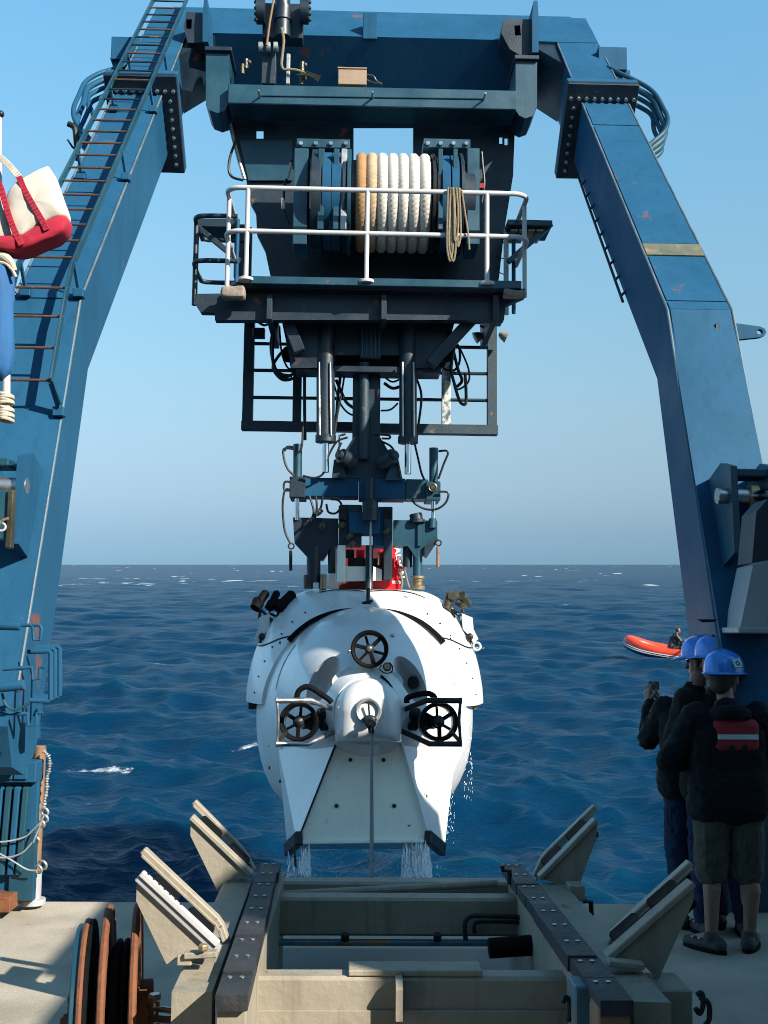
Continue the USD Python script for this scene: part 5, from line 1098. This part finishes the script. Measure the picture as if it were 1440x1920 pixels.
m = MB(); m.cyl(a - (0, 0, .02), a + (0, 0, .02), .085, 20); m.build('base_plate', 'grey_white', sn)
ch = thing('wire_and_shackles', 'chain of grey shackles and turnbuckles with slack wires hung on the rusty stanchion', 'wire', P(85, 1600, y=7.95))
pts = spline(PL([(82, 1408), (92, 1420), (93, 1440), (88, 1458), (88, 1478), (84, 1500), (82, 1518)], 7.95), 4)
for k, p in enumerate(pts[:-1]):
    m = MB(); d = pts[k + 1] - p; m.cyl(p, p + d * .8, .011 if k % 3 else .017, 8); m.build('link', 'galvanised', ch)
for q, r in (((84, 1522), .026), ((84, 1535), .024), ((78, 1545), .022), ((80, 1622), .03), ((72, 1630), .026), ((68, 1575), .02)):
    m = MB(); m.torus(P(*q, y=7.93), (.4, 1, .3), r, .009, 16, 8); m.build('shackle', 'galvanised', ch)
for pix in ([(82, 1530), (74, 1550), (62, 1580)], [(-20, 1578), (10, 1578), (45, 1570), (62, 1556), (76, 1542)], [(-20, 1604), (10, 1608), (40, 1600), (60, 1580)], [(-20, 1590), (20, 1612), (50, 1630), (70, 1632)]):
    m = MB(); m.tube(PL(pix, 7.78), .006, 8, smooth=5); m.build('wire', 'galvanised', ch)
rk = thing('pipe_brackets', 'group of blue bent pipe handles on the foot of the left A-frame leg', 'pipe rack', P(60, 1300, y=7.0))
def rkp(pix, y, r, mat='blue_paint', sm=0): m = MB(); m.tube(PL(pix, y), r, 10, smooth=sm); return m.build('pipe', mat, rk)
for k, (dx, dy, y) in enumerate(((0, 0, 6.9), (8, -4, 7.1), (17, -8, 7.3))): rkp([(52 + dx, 1222 + dy), (92 + dx, 1221 + dy), (95 + dx, 1224 + dy), (95 + dx, 1312 + dy), (92 + dx, 1315 + dy), (56 + dx, 1313 + dy)], y, .015)
rkp([(38, 1173), (58, 1172), (62, 1176), (63, 1199), (76, 1200), (78, 1178), (74, 1172), (62, 1172)], 6.8, .011)
rkp([(5, 1255), (60, 1251), (62, 1274), (74, 1273), (75, 1252), (84, 1250)], 6.8, .012)
rkp([(0, 1338), (52, 1338), (53, 1360), (68, 1359), (69, 1338), (80, 1336)], 6.8, .012)
rkp([(4, 1300), (10, 1320), (25, 1331), (42, 1326), (55, 1318)], 6.75, .008, 'teal_paint', 5)
m = MB(); m.cyl(P(-30, 1172, y=6.7), P(38, 1174, y=6.7), .026, 16); m.build('rod', 'blue_paint', rk); m = MB(); m.cyl(P(-30, 1292, y=6.7), P(46, 1284, y=6.7), .03, 16); m.build('rod', 'blue_paint', rk)
m = MB(); m.plate([(60, 1345), (66, 1330), (68, 1385), (60, 1388), (50, 1384)], 7.2, .1); m.build('hinge_lug', 'blue_paint', rk, smooth=20)
m = MB(); m.pbox(-40, 918, 14, 1012, 5.9, .05); m.build('panel', 'teal_paint', rk, smooth=20); m = MB(); m.pbox(14, 918, 20, 1028, 5.88, .06); m.build('edge_trim', 'olive_metal', rk, smooth=20)
m = MB(); m.torus(P(3, 988, y=5.85), (0, 1, 0), .02, .006, 16, 8); m.build('hook', 'white_rail', rk); m = MB(); m.tube(PL([(-5, 985), (6, 975), (16, 972)], 5.84), .008, 8); m.build('rope_end', 'rope_tan', rk)
m = MB(); m.pbox(-40, 1682, 18, 1712, 7.7, .4); m.build('rusty_angle', 'rust', label='rusty orange angle bar on deck at the left edge below the bulwark', cat='angle bar')

# ---------------------------------------------------------------- pole with blue tarp and the tote bag
YP = 4.0
po = thing('pole', 'white pole lashed with rope at the left edge beside the A-frame ladder', 'pole', P(8, 785, y=YP))
m = MB(); m.cyl(P(12, 785, y=YP), P(12, 500, y=YP), .014, 14); m.cyl(P(2, 500, y=YP), P(0, 212, y=YP), .006, 10); m.build('shaft', 'white_rail', po)
m = MB(); m.cyl(P(12, 775, y=YP), P(-120, 780, y=YP), .02, 12); m.build('arm', 'grey_white', po)
m = MB(); m.sphere(P(1, 214, y=YP), .014, 1); m.build('cap', 'dark_metal', po)
lsh = MB()
for k in range(9): lsh.torus(P(10, 742 + 5 * k + (5 if k > 3 else 0), y=YP), (.15 * (-1) ** k, .1, 1), .026, .007, 20, 8)
lsh.build('lashing', 'lash', po)
m = MB(); m.tube(PL([(-12, 478), (8, 482), (20, 492), (28, 508)], YP - .03), [.016, .018, .014, .008], 10, smooth=4); m.tube(PL([(-12, 490), (10, 494), (22, 505), (30, 520)], YP - .035), .006, 8, smooth=4); m.build('rope', 'lash', po)
rings = []
for k, (py, r) in enumerate(((494, .030), (504, .046), (540, .050), (580, .047), (620, .052), (660, .056), (690, .050), (704, .040), (712, .018))):
    c = P(-1, py, y=YP); a = np.linspace(0, 2 * np.pi, 40, endpoint=False); rr_ = r * (1 + .09 * np.sin(3 * a + k * .7) + .06 * np.sin(7 * a + k * 1.1)); rings.append(c + np.stack([rr_ * np.cos(a), rr_ * np.sin(a), .006 * np.sin(4 * a + k)], 1))
m = MB(); m.loft(rings); m.build('tarp', 'blue_tarp', smooth=60, label='bright blue tarpaulin wrapped round the white pole at the left edge', cat='tarpaulin')
tb = thing('tote_bag', 'cream canvas tote bag with red base and straps hung high at the left edge', 'bag', P(60, 478, y=YP))
def pillow(pix, y, th, name, mat, bul=.02, n=44):
    q = np.array([P(a, b, y=y) for a, b in pix]); q = np.vstack([q, q[:1]]); L = np.r_[0, np.cumsum(np.linalg.norm(np.diff(q, axis=0), axis=1))]
    s = np.linspace(0, L[-1], n, endpoint=False); q = np.stack([np.interp(s, L, q[:, k]) for k in range(3)], 1); c = q.mean(0); rings = []
    for k, o_ in ((.02, -1.0), (.6, -.99), (.90, -.93), (.975, -.75), (1, -.5), (1, 0), (1, .5), (.975, .75), (.9, .93), (.6, .99), (.02, 1.0)):
        p = c + (q - c) * k; p[:, 1] = y + th * o_ + (meshkit.noise(p * (18, 5, 18)) - .5) * bul; rings.append(p)
    m = MB(); m.loft(rings); return m.build(name, mat, tb, smooth=60)
pillow([(14, 382), (22, 366), (34, 350), (56, 336), (75, 326), (96, 318), (103, 330), (116, 366), (128, 400), (130, 412), (104, 418), (84, 428), (62, 440), (42, 456), (24, 420)], YP, .055, 'body', 'canvas')
pillow([(-14, 370), (6, 366), (18, 400), (34, 452), (36, 462), (8, 462), (-14, 458)], YP + .02, .06, 'body', 'canvas')
pillow([(-14, 454), (10, 458), (36, 458), (48, 452), (64, 440), (84, 428), (104, 418), (130, 410), (132, 424), (127, 440), (110, 452), (84, 462), (58, 474), (30, 480), (8, 478), (-14, 470)], YP + .005, .062, 'base', 'red_canvas')
for pix, r in (([(36, 332), (46, 356), (64, 388), (78, 412), (87, 430)], .010), ([(4, 360), (14, 396), (26, 430), (40, 458)], .010)):
    pts = spline(PL(pix, YP - .058), 5); m = MB()
    for a, b in zip(pts[:-1], pts[1:]): m.bar(a, b, .006, .022, up=(1, 0, .4), ch=.002, ext=.003)
    m.build('strap', 'red_canvas', tb, smooth=40)
for pix, mat in (([(-6, 292), (6, 300), (20, 314), (36, 332)], 'canvas'), ([(-6, 340), (0, 350), (4, 362)], 'red_canvas')):
    pts = spline(PL(pix, YP - .04), 5); m = MB()
    for a, b in zip(pts[:-1], pts[1:]): m.bar(a, b, .006, .024, up=(.5, 0, 1), ch=.002, ext=.003)
    m.build('handle', mat, tb, smooth=40)

# ---------------------------------------------------------------- right side: pedestal behind the people
pd = thing('steel_pedestal', 'grey white steel pedestal under the right A-frame leg behind the helmets', 'pedestal', (3.1, 7.6, 0))
m = MB(); m.plate([(1412, 1060), (1470, 1040), (1470, 1176), (1388, 1176)], 7.05, .3); m.build('upper_plate', 'grey_white', pd, smooth=20)
m = MB(); m.pbox(1384, 1176, 1480, 1188, 6.98, .5); m.build('ledge', 'grey_white', pd, smooth=20)
m = MB(); m.pbox(1330, 1206, 1480, 1352, 7.5, .4); m.build('wall', 'grey_white', pd, smooth=20)
m = MB(); m.pbox(1335, 1190, 1480, 1206, 7.4, .45); m.build('recess', 'dark_metal', pd, smooth=20)
for x in (1389, 1410): m = MB(); m.plate([(x - 19, 1198), (x + 19, 1198), (x, 1222)], 7.38, .04); m.build('gusset', 'dark_metal', pd, smooth=20)
m = MB(); m.pbox(1400, 1273, 1480, 1280, 7.44, .06); m.build('rib', 'dark_paint', pd, smooth=20); m = MB(); m.pbox(1395, 1294, 1480, 1304, 7.42, .08); m.build('rib', 'dark_paint', pd, smooth=20)
m = MB(); m.pbox(1430, 1211, 1480, 1216, 7.47, .03, .003); m.build('slot', 'dark_metal', pd)
m = MB(); m.cyl(P(1400, 1310, y=7.2), P(1460, 1310, y=7.2), .045, 14); m.build('hose', 'rubber', pd)
m = MB(); m.pbox(1330, 1354, 1480, 1480, 7.6, .4); m.build('lower_wall', 'blue_paint', pd, smooth=20)
m = MB(); m.plate([(1440, 935), (1445, 1050), (1410, 1055), (1418, 960)], 6.6, .25); m.build('ram_guard', 'dark_paint', pd, smooth=20)
m = MB(); m.pbox(1330, 1480, 1480, 1720, 8.0, .15); m.build('bulwark_plate', 'teal_paint', pd, smooth=20)
m = MB(); m.plate([(1308, 1161), (1346, 1161), (1340, 1166), (1318, 1167)], 7.28, .02); m.build('slot_cover', 'dark_metal', pd)
# slatted grating lying at the stern edge by the people
# ---------------------------------------------------------------- people
import trimesh.smoothing
def limb_union(bones, ref=.03, it=8, extra=()):
    S = lambda p, r, sc=None: (manifold3d.Manifold.sphere(r, 20) if sc is None else manifold3d.Manifold.sphere(1, 24).scale(tuple(map(float, sc)))).translate(tuple(map(float, p)))
    parts = []
    for b in bones: parts.append(manifold3d.Manifold.batch_hull([S(*q) for q in b]))
    parts += list(extra)
    u = manifold3d.Manifold.batch_boolean(parts, manifold3d.OpType.Add).refine_to_length(ref)
    mm = u.to_mesh(); t = trimesh.Trimesh(mm.vert_properties[:, :3], mm.tri_verts); t.merge_vertices()
    trimesh.smoothing.filter_taubin(t, .5, .52, iterations=it); return t
def E3(p, sc): return (p, 1, sc)
def hand(wr, d, n, curl=.9, side=1, s=1.0):
    """palm and five curling fingers as bones, d = direction of the fingers, n = palm normal"""
    d = np.asarray(d, float) / np.linalg.norm(d); n = np.asarray(n, float); n = n - d * (n @ d); n /= np.linalg.norm(n); w = np.cross(d, n) * side
    B = [[(wr, .027 * s), (wr + d * .085 * s + w * .03 * s, .016 * s), (wr + d * .085 * s - w * .03 * s, .016 * s)]]
    for k, L in enumerate((.068, .078, .072, .056)):
        p = wr + d * .09 * s + w * (.031 - .0205 * k) * s; a = 0; prev = p
        for j in range(3):
            a += curl * (.55 + .25 * j); q = prev + (d * math.cos(a) + n * math.sin(a)) * L * s * (.45, .32, .25)[j]; B.append([(prev, (.0095, .009, .0082)[j] * s), (q, (.009, .0082, .0075)[j] * s)]); prev = q
    p = wr + d * .03 * s + w * .03 * s; q = p + (d * .5 + w * .6 + n * .3) * .045 * s; r = q + (d * .8 + n * .6) * .035 * s
    B += [[(p, .013 * s), (q, .0105 * s)], [(q, .0105 * s), (r, .009 * s)]]
    return B
def head_bones(c, f):
    """skull, jaw, nose, ears for a head at c looking along f"""
    f = np.asarray(f, float) / np.linalg.norm(f); z = np.array([0, 0, 1.0]); r = np.cross(f, z); r /= np.linalg.norm(r)
    B = [[(c + z * .03 - f * .015, .088)], [(c + z * .03, .084), (c - z * .065 + f * .035, .052)], [(c - z * .09 + f * .055, .026), (c - z * .05 + f * .06, .035)],
         [(c + f * .085 + z * .012, .011), (c + f * .108 - z * .028, .014)], [(c + f * .088 - z * .06, .012)], [(c + f * .075 + z * .035 + r * .032, .016), (c + f * .075 + z * .035 - r * .032, .016)]]
    for s in (-1, 1): B.append([(c + r * s * .083 + z * .015, .018), (c + r * s * .085 - z * .022, .013)])
    return B
def helmet(par, c, f, tilt=0.0, emblem=None):
    f = np.asarray(f, float) / np.linalg.norm(f); z = np.array([0, 0, 1.0]); r = np.cross(f, z)
    hp = sub(par, 'helmet')
    c = np.asarray(c) + z * .045
    A_ = np.array([f, r, z]); m = MB(); rings = []
    th = np.linspace(0, 2 * np.pi, 48, endpoint=False)
    for h, k in ((-.005, 1.0), (.03, .995), (.065, .95), (.095, .84), (.118, .66), (.132, .42), (.138, .18), (.139, .02)):
        a, b = .142 * k, .118 * k; q = np.stack([a * np.cos(th), b * np.sin(th), np.full(48, h)], 1)
        ridge = np.exp(-(np.sin(th) * b / .022) ** 2) * .008 * (1 if h > .05 else 0); q[:, 2] += ridge
        rings.append(c + q @ A_)
    m.loft(rings); m.build('shell', 'helmet_blue', hp, smooth=40)
    rings = []
    for k, dz in ((.98, .004), (1.06, -.004), (1.085, -.009), (1.06, -.013), (.98, -.008)):
        a = .142 * k; q = np.stack([a * np.cos(th) + np.maximum(np.cos(th), 0) ** 2 * (.062 if k > 1 else 0), .118 * k * np.sin(th), np.full(48, dz) - np.maximum(np.cos(th), 0) ** 2 * (.012 if k > 1 else 0)], 1); rings.append(c + q @ A_)
    m = MB(); m.loft(rings, cap=False, wrap=True); m.build('brim', 'helmet_blue', hp, smooth=40)
    if emblem is not None:
        d = np.asarray(emblem, float); d /= np.linalg.norm(d); u = np.cross(z, d); p = c + d * np.array([.128, .128, 0]) * 1.0 + z * .055
        n_ = d * .86 + z * .5; n_ /= np.linalg.norm(n_); v_ = np.cross(n_, u)
        m = MB(); m.obox(p, [u, v_, n_], (.026, .028, .006), .004); m.build('badge', 'reflective', hp); m = MB(); m.torus(p + n_ * .006, n_, .013, .004, 16, 6); m.build('badge_ring', 'boat_navy', hp)
    m = MB(); m.torus(c - z * .012, (0, 0, 1), .10, .008, 32, 6); m.build('headband', 'dark_metal', hp)

def person(base, label, face, J, jacket, legs_cloth, shorts=False, helm=True, emblem=None, vest=None, group=None, hands=(), shoes='shoe', ship=True):
    base = np.asarray(base, float); t = thing('person', label, 'person', base, group, ship)
    T = {k: base + np.asarray(v, float) for k, v in J.items()}
    hd = T['head']; f = np.asarray(face, float)
    B = head_bones(hd, f) + [[(hd - (0, 0, .04), .05), (T['neck'], .056)], [(T['neck'], .056), (T['chest'], .10)], [(T['chest'] + (.10, 0, .03), .09), (T['chest'] - (.10, 0, -.03), .09), (T['hips'] + (.07, 0, 0), .10), (T['hips'] - (.07, 0, 0), .10)]]
    for s in 'lr':
        B += [[(T['sh' + s], .052), (T['el' + s], .04)], [(T['el' + s], .04), (T['wr' + s], .027)], [(T['chest'], .08), (T['sh' + s], .052)],
              [(T['hp' + s], .085), (T['kn' + s], .055)], [(T['kn' + s], .056), (T['cf' + s], .054), (T['kn' + s] * .5 + T['an' + s] * .5, .045)], [(T['cf' + s], .052), (T['an' + s], .036)], [(T['an' + s], .034), (T['to' + s], .024)]]
    for (s, d, n, curl, sd) in hands: B += hand(T['wr' + s], d, n, curl, sd)
    b = MB(); tm = limb_union(B, .022, 6); b.add(tm.vertices, tm.faces); b.build('body', 'skin', t, smooth=True)
    z = np.array([0, 0, 1.0]); ff = f / np.linalg.norm(f); r_ = np.cross(ff, z)
    for s in (-1, 1): m = MB(); m.sphere(hd + ff * .084 + r_ * s * .031 + z * .012, .011, 2); m.build('eye', 'dark_metal', t)
    # hair at the back and sides
    m = MB(); th_ = limb_union([[(hd + z * .035 - ff * .025, .092), (hd - z * .03 - ff * .045, .066)]], .02, 4); m.add(th_.vertices, th_.faces); m.build('hair', 'hair', t, smooth=True)
    JB = [[(T['chest'] + (.115, 0, .02), .115), (T['chest'] - (.115, 0, -.02), .115), (T['neck'] - (0, 0, .05), .075)], [(T['chest'] + (.12, 0, .02), .115), (T['chest'] - (.12, 0, -.02), .115), (T['hips'] + (.10, 0, .06), .125), (T['hips'] - (.10, 0, -.06), .125)],
          [(T['hips'] + (.10, 0, .06), .134), (T['hips'] - (.10, 0, -.06), .134), (T['hips'] + (.11, 0, -.10), .142), (T['hips'] - (.11, 0, .10), .142)], [(T['neck'] + (0, 0, -.01), .072), (T['neck'] - (0, 0, .06), .09)]]
    for s in 'lr':
        w = T['wr' + s] * .94 + T['el' + s] * .06
        if jacket.get('short'): w = T['el' + s] * .9 + T['sh' + s] * .1
        JB += [[(T['sh' + s], .083), (T['el' + s], .066)], [(T['chest'], .10), (T['sh' + s], .083)]]
        if not jacket.get('short'): JB.append([(T['el' + s], .065), (w, .046)])
    def cloth(bones, ref, nm, mat, amp=.012, par=t):
        tm = limb_union(bones, ref * .75, 5); nz = meshkit.fbm(tm.vertices * (9, 9, 6), 3, 2) - .5; w_ = meshkit.fbm(tm.vertices * (5, 5, 11) + 7, 2, 4); fold = np.abs(np.sin(w_ * 19)); nz = np.maximum(nz, -.1)
        tm.vertices = tm.vertices + tm.vertex_normals * (nz * amp * 2 + fold * .012)[:, None]
        m = MB(); m.add(tm.vertices, tm.faces); return m.build(nm, mat, par, smooth=True)
    cloth(JB, .03, 'jacket', jacket['mat'])
    LB = [[(T['hips'] + (.08, 0, -.02), .125), (T['hips'] - (.08, 0, .02), .125), (T['hpl'] - (0, 0, .06), .108), (T['hpr'] - (0, 0, .06), .108)]]
    for s in 'lr':
        k = T['kn' + s]
        if shorts: LB.append([(T['hp' + s], .112), (k + (T['hp' + s] - k) * .02, .092), (k - (0, 0, .02), .09)])
        else: LB += [[(T['hp' + s], .11), (k, .08)], [(k, .08), (T['an' + s] + (0, 0, .03), .058)]]
    cloth(LB, .03, 'shorts' if shorts else 'trousers', legs_cloth)
    for s in 'lr':
        a, o_ = T['an' + s], T['to' + s]; d = o_ - a; d[2] = 0; d /= np.linalg.norm(d); g = a * (1, 1, 0) + z * (base[2] + .0)
        tm = limb_union([[(g - d * .055 + z * .05, .046), (g + d * .07 + z * .045, .044), (g + d * .17 + z * .034, .033)], [(a, .05), (g + z * .06, .05)]], .02, 4); tm.vertices[:, 2] = np.maximum(tm.vertices[:, 2], base[2] + .004)
        m = MB(); m.add(tm.vertices, tm.faces); sh = m.build('shoe', shoes, t, smooth=True)
        m = MB(); c = g + d * .05; w = np.cross(d, z); q = [c + d * (.155 * math.cos(k)) + w * (.05 * math.sin(k)) for k in np.linspace(0, 2 * np.pi, 20, endpoint=False)]; m.loft([np.array([p + z * .002 for p in q]), np.array([p + z * .022 for p in q])]); m.build('sole', 'rubber', sh)
        for k in (.06, .11): m = MB(); c2 = g + d * k + z * .075; m.bar(c2 - w * .045, c2 + w * .045, .02, .012); m.build('lace_strap', 'shoe_grey', sh)
    if helm: helmet(t, hd, f, emblem=emblem)
    if vest: vest(t, T)
    return t
def joints(h=1.0, lean=(0, 0), head=(0, .03), sp=.11):
    J = dict(head=(head[0], head[1], 1.68), neck=(0, -.005, 1.50), chest=(0, 0, 1.30), hips=(0, 0, 1.0), shl=(-.20, 0, 1.44), shr=(.20, 0, 1.44), hpl=(-.10, 0, .92), hpr=(.10, 0, .92), knl=(-.11, .02, .50), knr=(.12, .02, .50),
             cfl=(-.12, -.012, .37), cfr=(.13, -.012, .37), anl=(-.12, -.02, .09), anr=(.13, -.02, .09), tol=(-.15, .14, .03), tor=(.16, .14, .03), ell=(-.27, -.02, 1.15), elr=(.27, -.02, 1.15), wrl=(-.24, .16, .98), wrr=(.24, .16, .98))
    return {k: np.array(v, float) * h for k, v in J.items()}
# front figure: khaki shorts, dark hooded jacket, red vest
J = joints(.985); J.update(head=np.array((0, .03, 1.645)), ell=np.array((-.36, .04, 1.13)), wrl=np.array((-.14, .24, 1.12)), elr=np.array((.34, .02, 1.16)), wrr=np.array((.12, .26, 1.12)), tol=np.array((-.24, .12, .03)), tor=np.array((.2, .16, .03)), anl=np.array((-.13, -.02, .09)), anr=np.array((.12, .02, .09)))
def vest3(t, T):
    c = T['chest']; v = sub(t, 'life_vest')
    tm = limb_union([[(c + (x, -.085, zz), .05) for x in (-.075, .12) for zz in (-.03, .08)]], .02, 4); m = MB(); m.add(tm.vertices, tm.faces); m.build('back_panel', 'vest_red', v, smooth=True)
    m = MB(); m.box(c + (-.10, -.142, .005), c + (.15, -.13, .035)); m.build('reflective_strip', 'reflective', v)
    for x in (-.03, .05): m = MB(); m.box(c + (x, -.14, -.09), c + (x + .03, -.125, -.03)); m.build('webbing', 'jacket', v)
    m = MB(); m.torus(T['neck'] + (0, -.03, -.06), (0, .35, 1), .10, .045, 28, 10); m.build('hood', 'jacket', v)
b3 = P(1372, 1783, z=0)
person((b3[0], b3[1], 0), 'person in dark jacket, red vest and khaki shorts with blue helmet, standing nearest the cradle', (.75, .66, 0), J, dict(mat='jacket'), 'khaki', True, emblem=(.35, -.93, 0), vest=vest3, hands=(('l', (1, .2, 0), (0, -1, 0), .8, 1), ('r', (-1, .2, 0), (0, -1, 0), .8, -1)))
# left figure photographing, arms raised
b1 = P(1292, 1736, z=0)
J = joints(1.03); J.update(head=np.array((.06, .0, 1.735)), ell=np.array((-.26, .20, 1.20)), wrl=np.array((-.20, .36, 1.44)), elr=np.array((.10, .30, 1.22)), wrr=np.array((-.12, .42, 1.44)), shl=np.array((-.18, .03, 1.42)), shr=np.array((.20, .02, 1.42)))
t1 = person((b1[0] + .06, b1[1], 0), 'person in dark clothes and blue helmet raising a small camera, farthest left of the watchers', (-.75, .66, -.05), J, dict(mat='jacket'), 'jeans', False, hands=(('l', (-.15, .25, 1), (.9, .3, 0), .7, -1), ('r', (-.25, .2, 1), (-.9, .3, 0), .7, 1)))
c = np.array([b1[0] + .06 - .16, b1[1] + .41, 1.56]); m = MB(); m.obox(c, [[.75, .66, 0], [-.66, .75, 0], [0, 0, 1]], (.05, .014, .032), .006); cm = thing('camera', 'small dark camera held up in the hands of the watcher at left', 'camera', c); m.build('body', 'dark_metal', cm); m = MB(); m.cyl(c + (-.01, .01, 0), c + (-.03, .035, 0), .018, 16); m.build('lens', 'dark_metal', cm)
# middle figure mostly hidden
b2 = P(1352, 1752, z=0)
J = joints(1.035, sp=.1); J.update(ell=np.array((-.3, .06, 1.14)), wrl=np.array((-.14, .26, 1.14)), wrr=np.array((.14, .26, 1.14)), elr=np.array((.3, .05, 1.14)))
person((b2[0] + .01, b2[1], 0), 'person in dark brown jacket and blue helmet, half hidden between the other two watchers', (-.6, .8, 0), J, dict(mat='jacket_brown'), 'jeans', False, hands=(('l', (1, .2, 0), (0, -1, 0), .8, 1), ('r', (-1, .2, 0), (0, -1, 0), .8, -1)))
# person at the right edge
# ---------------------------------------------------------------- inflatable boat on the sea
d = cam_ray(1262, 1226); q = C0 + d * ((SEA + .25 - H) / d[2]); ZB_ = q
zd = thing('inflatable_boat', 'bright orange inflatable boat with dark striped sides on the sea at right', 'boat', (ZB_[0], ZB_[1], SEA + .1), ship=False)
hd_ = math.radians(205); fw = np.array([-math.cos(math.radians(22)), math.sin(math.radians(22)), .10]); fw /= np.linalg.norm(fw); sd = np.cross(fw, (0, 0, 1)); sd /= np.linalg.norm(sd); upv = np.cross(sd, fw)
def zb(f_, s_, u_): return ZB_ * (1, 1, 0) + np.array([0, 0, SEA + .30]) + fw * f_ + sd * s_ + upv * u_
path = [(-2.4, -.85, 0), (-1, -.88, 0), (.5, -.88, .02), (1.3, -.72, .10), (1.85, -.38, .24), (2.05, 0, .30), (1.85, .38, .24), (1.3, .72, .10), (.5, .88, .02), (-1, .88, 0), (-2.4, .85, 0)]
pts = spline([zb(*p) for p in path], 8); m = MB(); m.tube(pts, .27, 20); m.build('tube', 'boat_orange', zd, smooth=60)
def off_path(o_, du): return spline([zb(p[0] + (o_ * .9 if abs(p[1]) < .5 else o_ * .5 if p[0] > 1 else 0), p[1] + np.sign(p[1]) * (o_ if p[0] < 1.5 else o_ * .6), p[2] + du) for p in path], 8)
for o_, du, r, mat, nm in ((.16, -.14, .16, 'boat_navy', 'rubbing_strake'), (.268, -.06, .03, 'white_rail', 'stripe'), (.29, -.13, .03, 'white_rail', 'stripe')):
    m = MB(); m.tube(off_path(o_, du), r, 12); m.build(nm, mat, zd, smooth=60)
m = MB(); fl_ = [zb(p[0] * .96, p[1] * .9, -.08) for p in path]; m.loft([np.array(fl_), np.array([p + (0, 0, .03) for p in fl_])]); m.build('floor', 'boat_orange', zd)
m = MB(); m.obox(zb(-.9, 0, .25), [fw, sd, upv], (.35, .3, .28), .03); m.build('console', 'boat_grey', zd)
m = MB(); m.obox(zb(-2.35, 0, .2), [fw, sd, upv], (.05, .65, .3), .02); m.build('transom', 'boat_grey', zd); m = MB(); m.obox(zb(-2.55, 0, .45), [fw, sd, upv], (.2, .18, .3), .06); m.build('outboard_motor', 'dark_metal', zd)
m = MB(); m.tube(spline([zb(1.2, -.85, .27), zb(.6, -.95, .22), zb(0, -.98, .27), zb(-.6, -.98, .22), zb(-1.2, -.98, .27)], 5), .018, 6); m.build('grab_rope', 'boat_navy', zd)
def seated(base, face, label, mirror=1):
    J = dict(head=(.26 * mirror, 0, .98), neck=(.18 * mirror, 0, .82), chest=(.10 * mirror, 0, .60), hips=(0, 0, .22), shl=(.12 * mirror, -.2, .74), shr=(.12 * mirror, .2, .74), hpl=(.02, -.1, .18), hpr=(.02, .1, .18), knl=(.42 * mirror, -.16, .28), knr=(.42 * mirror, .16, .28),
             cfl=(.40 * mirror, -.16, .14), cfr=(.40 * mirror, .16, .14), anl=(.36 * mirror, -.16, -.12), anr=(.36 * mirror, .16, -.12), tol=(.5 * mirror, -.16, -.19), tor=(.5 * mirror, .16, -.19), ell=(.32 * mirror, -.26, .50), elr=(.36 * mirror, .26, .54), wrl=(.42 * mirror, -.24, .28), wrr=(.58 * mirror, .2, .5))
    J = {k: np.array(v) for k, v in J.items()}
    return person(base, label, face, J, dict(mat='wetsuit'), 'wetsuit', helm=False, ship=False, hands=(('l', (.3, 0, -1), (0, 1, 0), .4, 1), ('r', (1, 0, .1), (0, -1, 0), .4, 1)), shoes='wetsuit')
q = zb(-.05, -.62, .22); seated(q - (0, 0, .12), (1, -.1, -.1), 'person in black wetsuit sitting on the tube of the orange inflatable boat')
q = zb(-1.25, .1, .30); seated(q, (-1, -.3, 0), 'second person in black wetsuit in the orange boat, mostly behind the A-frame leg', -1)
